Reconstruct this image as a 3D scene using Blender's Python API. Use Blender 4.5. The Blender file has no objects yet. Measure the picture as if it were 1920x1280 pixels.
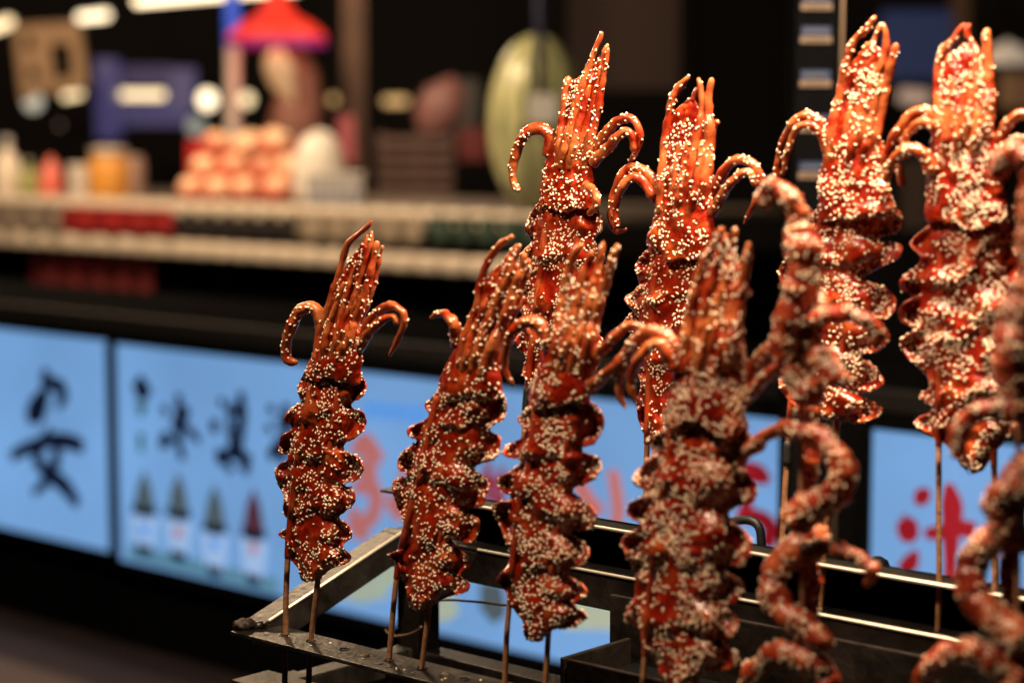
import bpy, bmesh, math, random
import numpy as np
from mathutils import Vector, Matrix, noise

random.seed(7)
rng = np.random.default_rng(11)
scene = bpy.context.scene
COL = scene.collection

# ------------------------------------------------------------------ camera
F = 3733.0                       # focal length in photo pixels (70 mm on 36 mm, 1920 px wide)
PITCH = math.radians(5.96)
CAM = Vector((0, 0, 1.42))
cam_d = bpy.data.cameras.new('camera')
cam_d.lens = 70.0
cam_d.sensor_width = 36.0
cam_d.clip_start = 0.02
cam_d.clip_end = 500
cam_d.dof.use_dof = True
cam_d.dof.focus_distance = 1.415
cam_d.dof.aperture_fstop = 3.75
cam = bpy.data.objects.new('camera', cam_d)
COL.objects.link(cam)
cam.location = CAM
cam.rotation_euler = (math.radians(90) - PITCH, 0, 0)
scene.camera = cam

# ------------------------------------------------------------------ world (night), exposure
w = bpy.data.worlds.new('World')
scene.world = w
w.use_nodes = True
nt = w.node_tree
bg = nt.nodes['Background']
sky = nt.nodes.new('ShaderNodeTexSky')
sky.sky_type = 'NISHITA'
sky.sun_disc = False
sky.sun_elevation = math.radians(-4)
sky.sun_rotation = math.radians(200)
nt.links.new(sky.outputs[0], bg.inputs[0])
bg.inputs[1].default_value = 0.003

vs = scene.view_settings
vs.view_transform = 'Standard'
vs.look = 'None'
vs.gamma = 1
vs.exposure = 0.0
vs.use_curve_mapping = False
scene.cycles.use_denoising = True
scene.cycles.max_bounces = 6
scene.cycles.diffuse_bounces = 3
scene.cycles.glossy_bounces = 3
scene.cycles.transmission_bounces = 4
scene.cycles.sample_clamp_indirect = 4.0
scene.cycles.caustics_reflective = False
scene.cycles.caustics_refractive = False


def point_light(name, loc, power, color, radius, parent=None):
    ld = bpy.data.lights.new(name, 'POINT')
    ld.energy = power
    ld.color = color
    ld.shadow_soft_size = radius
    o = bpy.data.objects.new(name, ld)
    COL.objects.link(o)
    o.location = loc
    if parent:
        o.parent = parent
        o.matrix_parent_inverse = parent.matrix_world.inverted()
    return o


# ------------------------------------------------------------------ geometry of the view
FWD = Vector((0, math.cos(PITCH), -math.sin(PITCH)))
UP = Vector((0, math.sin(PITCH), math.cos(PITCH)))
RT = Vector((1, 0, 0))


def ray(px, py):
    return FWD + RT * ((px - 960) / F) + UP * ((640 - py) / F)


def P(px, py, depth):
    return CAM + ray(px, py) * depth


def PY(px, py, y):                      # where the line of sight meets the upright plane at world y
    r = ray(px, py)
    return CAM + r * (y / r.y)


AZ = math.radians(48.1)
D = Vector((math.sin(AZ), -math.cos(AZ), 0))      # along the rails, to the right and nearer
N = Vector((math.cos(AZ), math.sin(AZ), 0))       # away from the viewer, square to the rails


class Plane:
    def __init__(self, q):
        self.q = q

    def at(self, px, py, toward=0.0):
        d = ray(px, py)
        t = (self.q - CAM).dot(N) / d.dot(N)
        p = CAM + d * t
        return p - d.normalized() * toward

    def scale(self, px, py):            # metres per photo pixel there
        d = ray(px, py)
        return ((self.q - CAM).dot(N) / d.dot(N)) / F


FRONT = Plane(P(560, 1195, 1.436))
REAR = Plane(P(560, 1195, 1.436) + N * 0.148)
K = 1.06
SHELF = Plane(P(1000, 800, 4.5 * K))      # front of the goods shelves
SIGN = Plane(P(1000, 800, 2.95))           # front of the cart with the lit signs

# ------------------------------------------------------------------ helpers


def link(name, me, mat=None, parent=None):
    o = bpy.data.objects.new(name, me)
    COL.objects.link(o)
    if mat:
        me.materials.append(mat)
    if parent:
        o.parent = parent
        o.matrix_parent_inverse = Matrix.Translation(parent.location).inverted()
    return o


def tag(o, label=None, cat=None, group=None, kind=None):
    if label:
        o['label'] = label
    if cat:
        o['category'] = cat
    if group:
        o['group'] = group
    if kind:
        o['kind'] = kind
    return o


def thing(name, loc, label, cat, group=None):
    o = bpy.data.objects.new(name, None)
    o.empty_display_size = 0.02
    COL.objects.link(o)
    o.location = loc
    return tag(o, label, cat, group)


def mesh(name, verts, faces, smooth=False):
    me = bpy.data.meshes.new(name)
    me.from_pydata([tuple(v) for v in verts], [], faces)
    me.update()
    if smooth:
        me.polygons.foreach_set('use_smooth', [True] * len(me.polygons))
    return me


class MB:
    def __init__(self):
        self.v = []
        self.f = []

    def add(self, vs_, fs_):
        b = len(self.v)
        self.v += [Vector(x) for x in vs_]
        self.f += [tuple(i + b for i in f) for f in fs_]
        return self

    def hexa(self, c):                  # 8 corners: bottom 4, top 4
        return self.add(c, [(3, 2, 1, 0), (4, 5, 6, 7), (0, 1, 5, 4), (1, 2, 6, 5), (2, 3, 7, 6), (3, 0, 4, 7)])

    def obox(self, o, a, b, c):         # origin corner, three edge vectors
        return self.hexa([o, o + a, o + a + b, o + b, o + c, o + a + c, o + a + b + c, o + b + c])

    def cbox(self, cen, a, b, c):       # centre, three full edge vectors
        return self.obox(cen - (a + b + c) * 0.5, a, b, c)

    def pbox(self, x0, y0, x1, y1, d, thick):   # box filling a picture rectangle at a distance, upright
        p = [PY(x0, y1, d), PY(x1, y1, d)]
        h = PY(x0, y0, d).z - p[0].z
        a = p[1] - p[0]
        return self.obox(p[0], a, Vector((0, thick, 0)), Vector((0, 0, h)))

    def build(self, name, mat, parent=None, smooth=False, bevel=0.0):
        me = mesh(name, self.v, self.f, smooth)
        bm = bmesh.new()
        bm.from_mesh(me)
        bmesh.ops.recalc_face_normals(bm, faces=bm.faces)
        if bevel:
            bmesh.ops.bevel(bm, geom=list(bm.edges), offset=bevel, segments=2, profile=0.6, affect='EDGES')
        bm.to_mesh(me)
        bm.free()
        return link(name, me, mat, parent)


def catmull(pts, n):
    """smooth curve through pts, n samples evenly by length"""
    p = np.array([list(q) for q in pts], float)
    if len(p) == 2:
        t = np.linspace(0, 1, n)[:, None]
        return p[0] * (1 - t) + p[1] * t
    e = np.vstack([2 * p[0] - p[1], p, 2 * p[-1] - p[-2]])
    out = []
    for i in range(1, len(e) - 2):
        for k in range(16):
            t = k / 16
            a, b, c, d = e[i - 1], e[i], e[i + 1], e[i + 2]
            out.append(0.5 * ((2 * b) + (c - a) * t + (2 * a - 5 * b + 4 * c - d) * t * t + (3 * b - a - 3 * c + d) * t ** 3))
    out.append(p[-1])
    out = np.array(out)
    s = np.concatenate([[0], np.cumsum(np.linalg.norm(np.diff(out[:, :2], axis=0), axis=1))])
    q = np.linspace(0, s[-1], n)
    return np.stack([np.interp(q, s, out[:, k]) for k in range(out.shape[1])], 1)


def sweep(pts, radii, seg=12, flat=None, cap=True):
    """tube along 3D points; flat = list of (squash factor) applied along the view direction"""
    pts = [Vector(p) for p in pts]
    n = len(pts)
    V, Fc = [], []
    t0 = (pts[1] - pts[0]).normalized()
    ref = Vector((0, -1, 0))
    u = (ref - t0 * ref.dot(t0)).normalized()
    for i in range(n):
        t = (pts[min(i + 1, n - 1)] - pts[max(i - 1, 0)]).normalized()
        u = (u - t * u.dot(t)).normalized()
        v = t.cross(u)
        for k in range(seg):
            a = 2 * math.pi * k / seg
            fu = 1.0 if flat is None else flat
            V.append(pts[i] + u * (math.cos(a) * radii[i] * fu) + v * (math.sin(a) * radii[i]))
    for i in range(n - 1):
        for k in range(seg):
            k2 = (k + 1) % seg
            Fc.append((i * seg + k, i * seg + k2, (i + 1) * seg + k2, (i + 1) * seg + k))
    if cap:
        for (ring, pt, tdir, sgn) in ((0, pts[0], pts[0] - pts[1], 1), (n - 1, pts[-1], pts[-1] - pts[-2], -1)):
            r = radii[0] if ring == 0 else radii[-1]
            V.append(pt + tdir.normalized() * r * 0.7)
            c = len(V) - 1
            for k in range(seg):
                a, b = ring * seg + k, ring * seg + (k + 1) % seg
                Fc.append((c, b, a) if sgn == 1 else (c, a, b))
    return V, Fc


def lathe(profile, loc, seg=24, sx=1.0, sy=1.0):
    V, Fc = [], []
    loc = Vector(loc)
    for (r, z) in profile:
        for k in range(seg):
            a = 2 * math.pi * k / seg
            V.append(loc + Vector((math.cos(a) * r * sx, math.sin(a) * r * sy, z)))
    n = len(profile)
    for i in range(n - 1):
        for k in range(seg):
            k2 = (k + 1) % seg
            Fc.append((i * seg + k, i * seg + k2, (i + 1) * seg + k2, (i + 1) * seg + k))
    Fc.append(tuple(reversed(range(seg))))
    Fc.append(tuple(range((n - 1) * seg, n * seg)))
    return V, Fc


# ------------------------------------------------------------------ materials


def mat(name, color, rough=0.5, metal=0.0, emis=None, es=0.0, nscale=0.0, namp=0.0, bump=0.0, bscale=60.0, coat=0.0, color2=None):
    m = bpy.data.materials.new(name)
    m.use_nodes = True
    t = m.node_tree
    b = t.nodes['Principled BSDF']
    b.inputs['Base Color'].default_value = (*color, 1)
    b.inputs['Roughness'].default_value = rough
    b.inputs['Metallic'].default_value = metal
    b.inputs['Coat Weight'].default_value = coat
    b.inputs['Coat Roughness'].default_value = 0.08
    if emis:
        b.inputs['Emission Color'].default_value = (*emis, 1)
        b.inputs['Emission Strength'].default_value = es
    tc = t.nodes.new('ShaderNodeTexCoord')
    if nscale:
        nz = t.nodes.new('ShaderNodeTexNoise')
        nz.inputs['Scale'].default_value = nscale
        nz.inputs['Detail'].default_value = 6
        nz.inputs['Roughness'].default_value = 0.65
        t.links.new(tc.outputs['Object'], nz.inputs['Vector'])
        rp = t.nodes.new('ShaderNodeValToRGB')
        c2 = color2 if color2 else tuple(c * (1 - namp) for c in color)
        rp.color_ramp.elements[0].color = (*c2, 1)
        rp.color_ramp.elements[0].position = 0.35
        rp.color_ramp.elements[1].color = (*color, 1)
        rp.color_ramp.elements[1].position = 0.65
        t.links.new(nz.outputs[0], rp.inputs[0])
        t.links.new(rp.outputs[0], b.inputs['Base Color'])
        mr = t.nodes.new('ShaderNodeMapRange')
        mr.inputs[3].default_value = max(0.03, rough - 0.12)
        mr.inputs[4].default_value = min(1, rough + 0.12)
        t.links.new(nz.outputs[0], mr.inputs[0])
        t.links.new(mr.outputs[0], b.inputs['Roughness'])
    if bump:
        nb = t.nodes.new('ShaderNodeTexNoise')
        nb.inputs['Scale'].default_value = bscale
        nb.inputs['Detail'].default_value = 5
        t.links.new(tc.outputs['Object'], nb.inputs['Vector'])
        bp = t.nodes.new('ShaderNodeBump')
        bp.inputs['Strength'].default_value = bump
        bp.inputs['Distance'].default_value = 0.002
        t.links.new(nb.outputs[0], bp.inputs['Height'])
        t.links.new(bp.outputs[0], b.inputs['Normal'])
    return m


def squid_material(name, deep, mid, pale, pale_at=0.56):
    """sticky brown-red glaze over orange squid flesh; the glaze is thin on ridges"""
    m = bpy.data.materials.new(name)
    m.use_nodes = True
    t = m.node_tree
    b = t.nodes['Principled BSDF']
    tc = t.nodes.new('ShaderNodeTexCoord')
    n1 = t.nodes.new('ShaderNodeTexNoise')
    n1.inputs['Scale'].default_value = 55
    n1.inputs['Detail'].default_value = 4
    t.links.new(tc.outputs['Object'], n1.inputs['Vector'])
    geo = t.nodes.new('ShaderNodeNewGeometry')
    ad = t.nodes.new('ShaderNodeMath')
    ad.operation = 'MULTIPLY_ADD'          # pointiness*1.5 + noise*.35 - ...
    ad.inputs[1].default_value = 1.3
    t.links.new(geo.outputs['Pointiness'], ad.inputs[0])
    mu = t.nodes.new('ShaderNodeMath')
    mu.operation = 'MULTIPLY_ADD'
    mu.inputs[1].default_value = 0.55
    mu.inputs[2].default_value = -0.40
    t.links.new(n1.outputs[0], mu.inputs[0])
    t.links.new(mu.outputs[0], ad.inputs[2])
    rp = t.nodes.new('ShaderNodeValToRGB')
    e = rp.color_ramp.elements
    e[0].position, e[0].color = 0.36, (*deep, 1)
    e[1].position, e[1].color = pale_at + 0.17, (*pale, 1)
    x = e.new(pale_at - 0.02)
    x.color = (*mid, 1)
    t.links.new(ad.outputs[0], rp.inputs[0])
    n3 = t.nodes.new('ShaderNodeTexNoise')
    n3.inputs['Scale'].default_value = 24
    n3.inputs['Detail'].default_value = 6
    n3.inputs['Roughness'].default_value = 0.7
    t.links.new(tc.outputs['Object'], n3.inputs['Vector'])
    ch = t.nodes.new('ShaderNodeMapRange')
    ch.inputs[1].default_value = 0.54
    ch.inputs[2].default_value = 0.72
    ch.inputs[4].default_value = 0.75
    t.links.new(n3.outputs[0], ch.inputs[0])
    mx = t.nodes.new('ShaderNodeMix')
    mx.data_type = 'RGBA'
    t.links.new(ch.outputs[0], mx.inputs[0])
    t.links.new(rp.outputs[0], mx.inputs[6])
    mx.inputs[7].default_value = (deep[0] * 0.45, deep[1] * 0.7, deep[2], 1)
    t.links.new(mx.outputs[2], b.inputs['Base Color'])
    b.inputs['Roughness'].default_value = 0.30
    b.inputs['Specular IOR Level'].default_value = 0.35
    b.inputs['Subsurface Weight'].default_value = 0.12
    b.inputs['Subsurface Radius'].default_value = (1.0, 0.28, 0.1)
    b.inputs['Subsurface Scale'].default_value = 0.0025
    b.inputs['Coat Weight'].default_value = 0.5
    b.inputs['Coat Roughness'].default_value = 0.15
    n2 = t.nodes.new('ShaderNodeTexNoise')
    n2.inputs['Scale'].default_value = 260
    n2.inputs['Detail'].default_value = 5
    t.links.new(tc.outputs['Object'], n2.inputs['Vector'])
    bp = t.nodes.new('ShaderNodeBump')
    bp.inputs['Strength'].default_value = 0.55
    bp.inputs['Distance'].default_value = 0.0012
    t.links.new(n2.outputs[0], bp.inputs['Height'])
    t.links.new(bp.outputs[0], b.inputs['Normal'])
    t.links.new(bp.outputs[0], b.inputs['Coat Normal'])
    return m


M = {}
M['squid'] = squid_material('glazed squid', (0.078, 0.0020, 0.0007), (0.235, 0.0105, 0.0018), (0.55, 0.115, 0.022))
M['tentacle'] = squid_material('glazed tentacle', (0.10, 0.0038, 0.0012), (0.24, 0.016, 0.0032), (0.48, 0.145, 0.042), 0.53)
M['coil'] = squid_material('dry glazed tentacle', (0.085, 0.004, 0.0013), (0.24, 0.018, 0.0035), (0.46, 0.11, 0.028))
M['coil'].node_tree.nodes['Principled BSDF'].inputs['Coat Weight'].default_value = 0.3
M['coil'].node_tree.nodes['Principled BSDF'].inputs['Roughness'].default_value = 0.45
M['seed'] = mat('sesame', (0.86, 0.72, 0.52), 0.42, nscale=180, color2=(0.80, 0.63, 0.42))
M['wood'] = mat('skewer wood', (0.36, 0.17, 0.075), 0.6, nscale=140, color2=(0.22, 0.09, 0.04), bump=0.3, bscale=300)
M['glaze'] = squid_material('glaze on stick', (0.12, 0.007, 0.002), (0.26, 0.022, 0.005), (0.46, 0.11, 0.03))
M['tape'] = mat('black tape', (0.012, 0.012, 0.012), 0.5)
M['steel'] = mat('greasy steel', (0.055, 0.048, 0.043), 0.36, 0.7, nscale=45, color2=(0.018, 0.014, 0.011), bump=0.25, bscale=220)
M['steel_dark'] = mat('blackened steel', (0.040, 0.029, 0.023), 0.5, 0.6, nscale=40, color2=(0.014, 0.010, 0.008), bump=0.3, bscale=160)
M['steel_edge'] = mat('pale edge steel', (0.85, 0.76, 0.62), 0.5, 0.8)
M['black'] = mat('black metal', (0.005, 0.005, 0.0055), 1.0)
M['black'].node_tree.nodes['Principled BSDF'].inputs['Specular IOR Level'].default_value = 0.0
M['black_gloss'] = mat('black glass panel', (0.006, 0.006, 0.007), 0.25)
M['rubber'] = mat('black rubber', (0.010, 0.010, 0.011), 0.5)
M['grease'] = mat('burnt grease', (0.03, 0.015, 0.008), 0.6, bump=0.8, bscale=200)


# ------------------------------------------------------------------ structure: ground and dark back wall
g = mat('night pavement', (0.055, 0.036, 0.028), 0.8, nscale=3.0, color2=(0.035, 0.022, 0.018), bump=0.4, bscale=30)
o = MB().add([(-120, -40, 0), (120, -40, 0), (120, 250, 0), (-120, 250, 0)], [(0, 1, 2, 3)]).build('ground', g)
tag(o, kind='structure')


# ------------------------------------------------------------------ squid skewers
VIEWN = Vector((0, -1, 0))


def tri_sample(objs_dens, clump_seed, facing=-0.15):
    """random points on several meshes; each entry is (mesh, seeds per square metre)"""
    out = []
    grid = {}
    for me, dens in objs_dens:
        me.calc_loop_triangles()
        nt_ = len(me.loop_triangles)
        vi = np.empty(nt_ * 3, np.int32)
        me.loop_triangles.foreach_get('vertices', vi)
        co = np.empty(len(me.vertices) * 3)
        me.vertices.foreach_get('co', co)
        co = co.reshape(-1, 3)
        tr = co[vi.reshape(-1, 3)]
        nn = np.cross(tr[:, 1] - tr[:, 0], tr[:, 2] - tr[:, 0])
        ar = np.linalg.norm(nn, axis=1)
        nn = nn / np.maximum(ar, 1e-12)[:, None]
        ar = ar * 0.5
        cen = tr.mean(1)
        view = np.array(CAM)[None] - cen
        view /= np.linalg.norm(view, axis=1)[:, None]
        fc = (nn * view).sum(1)
        wgt = ar * (fc > facing) * np.clip(0.12 + 1.05 * fc, 0.06, 1.0)
        tot = wgt.sum()
        cnt = int(tot * dens * 4.5)
        if cnt < 1 or tot <= 0:
            continue
        idx = rng.choice(nt_, cnt, p=wgt / tot)
        r1, r2 = rng.random(cnt), rng.random(cnt)
        s = np.sqrt(r1)
        pts = tr[idx, 0] * (1 - s)[:, None] + tr[idx, 1] * (s * (1 - r2))[:, None] + tr[idx, 2] * (s * r2)[:, None]
        for p, q in zip(pts, nn[idx]):
            c = noise.noise(Vector(p) * 60 + Vector((clump_seed, 0, 0))) + 0.6 * noise.noise(Vector(p) * 160 + Vector((0, clump_seed, 0)))
            if rng.random() < min(1, max(0.03, 0.42 + 1.0 * c)):
                key = tuple(int(math.floor(v_ / 0.002)) for v_ in p)
                near = False
                for dx in (-1, 0, 1):
                    for dy in (-1, 0, 1):
                        for dz in (-1, 0, 1):
                            for o_ in grid.get((key[0] + dx, key[1] + dy, key[2] + dz), ()):
                                if abs(o_[0] - p[0]) + abs(o_[1] - p[1]) + abs(o_[2] - p[2]) < 0.0027:
                                    near = True
                if near and rng.random() < 0.88:
                    continue
                grid.setdefault(key, []).append(p)
                out.append((Vector(p), Vector(q)))
    return out


def seed_template():
    # little teardrop, length 2 along x, unit half sizes
    V = [(-1.0, 0, 0)]
    prof = [(-0.72, 0.62), (-0.1, 1.0), (0.5, 0.72)]
    seg = 6
    for x, r in prof:
        for k in range(seg):
            a = 2 * math.pi * k / seg
            V.append((x, math.cos(a) * r, math.sin(a) * r))
    V.append((1.05, 0, 0))
    Fc = []
    for k in range(seg):
        Fc.append((0, 1 + (k + 1) % seg, 1 + k))
    for i in range(2):
        for k in range(seg):
            a, b = 1 + i * seg + k, 1 + i * seg + (k + 1) % seg
            Fc.append((a, b, b + seg, a + seg))
    L = len(V) - 1
    for k in range(seg):
        Fc.append((1 + 2 * seg + k, 1 + 2 * seg + (k + 1) % seg, L))
    return np.array(V), Fc


SV, SF = seed_template()


def sesame(parent, samples):
    V, Fc = [], []
    base = 0
    for p, n in samples:
        a = Vector((rng.normal(), rng.normal(), rng.normal()))
        t = (a - n * a.dot(n))
        if t.length < 1e-5:
            continue
        t.normalize()
        t = (t + n * rng.normal(0, 0.22)).normalized()
        b = n.cross(t).normalized()
        c = t.cross(b)
        s = rng.uniform(0.78, 1.12)
        L, W, H = 0.00134 * s, 0.00084 * s * rng.uniform(0.9, 1.1), 0.00062 * s
        T = np.array([list(t * L), list(b * W), list(c * H)])
        V.append(SV @ T + np.array(p + n * 0.0003)[None])
        Fc += [tuple(i + base for i in f) for f in SF]
        base += len(SV)
    if not V:
        return
    me = mesh('sesame_seeds', np.vstack(V), Fc, True)
    o_ = link('sesame_seeds', me, M['seed'], parent)
    tag(o_, 'pale sesame seeds stuck in the glaze', kind='stuff')


def remeshed(me, voxel, smooth_it, name):
    tmp = bpy.data.objects.new('tmp', me)
    COL.objects.link(tmp)
    r = tmp.modifiers.new('r', 'REMESH')
    r.mode = 'VOXEL'
    r.voxel_size = voxel
    s = tmp.modifiers.new('s', 'SMOOTH')
    s.iterations = smooth_it
    s.factor = 0.5
    dg = bpy.context.evaluated_depsgraph_get()
    out = bpy.data.meshes.new_from_object(tmp.evaluated_get(dg))
    bpy.data.objects.remove(tmp)
    bpy.data.meshes.remove(me)
    out.name = name
    out.polygons.foreach_set('use_smooth', [True] * len(out.polygons))
    return out


def displace(me, amp, freq, sd):
    nv = len(me.vertices)
    co = np.empty(nv * 3)
    no = np.empty(nv * 3)
    me.vertices.foreach_get('co', co)
    me.vertices.foreach_get('normal', no)
    co, no = co.reshape(-1, 3), no.reshape(-1, 3)
    off = np.array([noise.noise(Vector(c) * freq + Vector((sd, sd, 0))) + 0.5 * noise.noise(Vector(c) * freq * 2.3 + Vector((0, sd, 5))) for c in co])
    co = co + no * (off * amp)[:, None]
    me.vertices.foreach_set('co', co.ravel())
    me.update()


def smoothstep(a, b, x):
    t = np.clip((x - a) / (b - a), 0, 1)
    return t * t * (3 - 2 * t)


def gsmooth(a, sig):
    n = len(a)
    k = np.arange(-3 * sig, 3 * sig + 1)
    g_ = np.exp(-k ** 2 / (2 * sig ** 2))
    g_ /= g_.sum()
    pad = np.concatenate([np.repeat(a[:1], 3 * sig, 0), a, np.repeat(a[-1:], 3 * sig, 0)])
    return np.stack([np.convolve(pad[:, i], g_, 'valid') for i in range(a.shape[1])], 1)


def make_mantle(pl, Lp, Rp, sd, creases, sticks):
    nv, nu = 220, 49
    L = catmull(Lp, nv)
    R = catmull(Rp, nv)
    C = gsmooth((L + R) / 2, 26)
    C[:, 1] = np.linspace((L[0, 1] + R[0, 1]) / 2, (L[-1, 1] + R[-1, 1]) / 2, nv)
    oL = C[:, 0] - L[:, 0]
    oR = R[:, 0] - C[:, 0]

    def norm01(x):
        k = 34
        lo = np.array([x[max(0, i - k):i + k + 1].min() for i in range(nv)])
        hi = np.array([x[max(0, i - k):i + k + 1].max() for i in range(nv)])
        return (x - lo) / np.maximum(hi - lo, 4)
    oL, oR = norm01(oL), norm01(oR)
    sc = pl.scale(C[0, 0], C[0, 1])
    hw = (R[:, 0] - L[:, 0]).mean() * 0.5 * sc
    V = []
    us = np.linspace(-1, 1, nu)
    vv = np.linspace(0, 1, nv)
    saw = np.zeros(nv)
    cr = [0.0] + list(creases) + [1.0]
    for a, b in zip(cr[:-1], cr[1:]):
        mk = (vv >= a) & (vv <= b)
        q = (vv[mk] - a) / (b - a)
        saw[mk] = q ** 1.3 * (1 - smoothstep(0.82, 1.0, q))
    front = np.zeros((nv, nu, 3))
    back = np.zeros((nv, nu, 3))
    om = 0.5 * (oL + oR)
    om = gsmooth(om[:, None], 4)[:, 0]
    su = []
    for st in sticks:
        c_ = catmull(st, 80)
        o_ = np.argsort(c_[:, 1])
        xs = np.interp(C[:, 1], c_[o_, 1], c_[o_, 0])
        dx = xs - C[:, 0]
        e_ = np.where(dx > 0, gsmooth(R - C, 10)[:, 0], gsmooth(C - L, 10)[:, 0])
        su.append(np.clip(dx / np.maximum(e_, 5), -0.85, 0.85))
    sdep = [0.24 * hw * (1 - u_ ** 2) + 0.005 * saw - 0.0036 for u_ in su]
    for i in range(nv):
        for j, u in enumerate(us):
            a = abs(u)
            E = R[i] if u > 0 else L[i]
            oo = oR[i] if u > 0 else oL[i]
            oc = oo * min(1, a * 2) + om[i] * (1 - min(1, a * 2))
            q = C[i] + (E - C[i]) * a
            d = 0.24 * hw * (1 - a * a)
            wv = (oc - 0.45) * 0.008
            d += wv * max(math.exp(-((u - su[0][i]) / 0.20) ** 2), math.exp(-((u - su[1][i]) / 0.20) ** 2))
            d -= 0.009 * oo * math.exp(-((a - 0.76) / 0.16) ** 2)
            d += 0.007 * oo * smoothstep(0.80, 1.0, a)
            d -= 0.004 * (1 - oo) * smoothstep(0.6, 1.0, a)
            sv = vv[i] + 0.030 * u + 0.05 * noise.noise(Vector((u * 1.4 + sd, sd, vv[i] * 2)))
            d += 0.006 * np.interp(sv, vv, saw) * (1 - 0.6 * a)
            nz = noise.noise(Vector((q[0] * 0.020 + sd, q[1] * 0.020, u))) * 0.0028 + noise.noise(Vector((q[0] * 0.06 + sd, q[1] * 0.06, 3))) * 0.0020
            d += nz
            th = 0.0052 + 0.0014 * (1 - a)
            d += 0.0035 * math.sin(vv[i] * 62 + 3 * noise.noise(Vector((vv[i] * 5, sd, u)))) * smoothstep(0.55, 1.0, a)
            front[i, j] = pl.at(q[0], q[1], d)
            back[i, j] = pl.at(q[0], q[1], d - th)
    V = np.concatenate([front.reshape(-1, 3), back.reshape(-1, 3)])
    o2 = nv * nu
    Fc = []
    for i in range(nv - 1):
        for j in range(nu - 1):
            a = i * nu + j
            Fc.append((a, a + nu, a + nu + 1, a + 1))
            Fc.append((o2 + a, o2 + a + 1, o2 + a + nu + 1, o2 + a + nu))
    for i in range(nv - 1):
        a = i * nu
        Fc.append((a, o2 + a, o2 + a + nu, a + nu))
        a = i * nu + nu - 1
        Fc.append((a, a + nu, o2 + a + nu, o2 + a))
    for j in range(nu - 1):
        Fc.append((j, j + 1, o2 + j + 1, o2 + j))
        a = (nv - 1) * nu + j
        Fc.append((a, o2 + a, o2 + a + 1, a + 1))
    me = remeshed(mesh('mantle', V, Fc), 0.00125, 4, 'mantle')
    displace(me, 0.0008, 140, sd)
    return me, [(C[:, 1].copy(), q) for q in sdep]


def make_head(pl, rows, sd, tents):
    """rows: (y, xl, xr) from the crown down to the ragged hem; a web of glaze runs up between the tentacles"""
    rows = list(rows)
    cs = [catmull(t_[0], 40) for t_ in tents]
    ytop = min(c_[:, 1].min() for c_ in cs)
    y0 = rows[0][0]
    up = []
    for f, shr in ((0.78, 0.42), (0.70, 0.27), (0.60, 0.14), (0.48, 0.05), (0.30, 0.0), (0.14, 0.0)):
        y = y0 + (ytop - y0) * f
        xs = []
        for c_ in cs:
            if c_[:, 1].min() <= y <= c_[:, 1].max():
                k = np.argmin(np.abs(c_[:, 1] - y))
                xs.append(c_[k, 0])
        if len(xs) >= 2:
            sh = shr * (max(xs) - min(xs))
            up.append((y, min(xs) - 1 + sh, max(xs) + 1 - sh))
    nb = len(up)
    r = np.array(up + rows, float)
    n = 56
    ys = np.linspace(r[0, 0], r[-1, 0], n)
    xl = np.interp(ys, r[:, 0], r[:, 1])
    xr = np.interp(ys, r[:, 0], r[:, 2])
    V, Fc = [], []
    seg = 36
    deps = []
    for i, y in enumerate(ys):
        s_ = pl.scale((xl[i] + xr[i]) / 2, y)
        hw = (xr[i] - xl[i]) / 2
        f = (y - y0) / (rows[-1][0] - y0)
        hem = smoothstep(0.6, 1.0, f)
        squash = 0.22 + 0.28 * smoothstep(-0.6, 0.3, f)
        dr = hw * s_ * squash
        deps.append(dr)
        for k in range(seg):
            a = 2 * math.pi * k / seg
            rag = noise.noise(Vector((math.cos(a) * 1.7 + sd, math.sin(a) * 1.7, 2))) * hem
            rr = hw * (1 + 0.06 * noise.noise(Vector((math.cos(a) * 2 + sd, y * 0.03, math.sin(a) * 2))))
            px = (xl[i] + xr[i]) / 2 + math.cos(a) * rr
            fold = 1 + 0.16 * noise.noise(Vector((a * 2.2 + sd, y * 0.02, 9)))
            rag += 0.6 * hem * noise.noise(Vector((math.cos(a) * 5 + sd, math.sin(a) * 5, 6)))
            V.append(pl.at(px, y + rag * 34, math.sin(a) * dr * fold + 0.004))
    for i in range(n - 1):
        for k in range(seg):
            k2 = (k + 1) % seg
            Fc.append((i * seg + k, i * seg + k2, (i + 1) * seg + k2, (i + 1) * seg + k))
    Fc.append(tuple(range(seg)))
    Fc.append(tuple(reversed(range((n - 1) * seg, n * seg))))
    me = mesh('head', V, Fc)
    bm = bmesh.new()
    bm.from_mesh(me)
    bmesh.ops.recalc_face_normals(bm, faces=bm.faces)
    bm.to_mesh(me)
    bm.free()
    me = remeshed(me, 0.00125, 5, 'head')
    displace(me, 0.0015, 110, sd)

    def surf(x, y):
        """how far the head's front stands out at a picture point"""
        l_, r_ = np.interp(y, ys, xl), np.interp(y, ys, xr)
        dr = np.interp(y, ys, deps)
        q_ = (x - (l_ + r_) / 2) / max(1, (r_ - l_) / 2)
        fade = 1 - 0.8 * smoothstep(ys[0] + 40, ys[0] - 30, y)
        return 0.004 + dr * math.sqrt(max(0.0, 1 - min(1, q_ * q_))) * fade
    return me, surf


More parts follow.
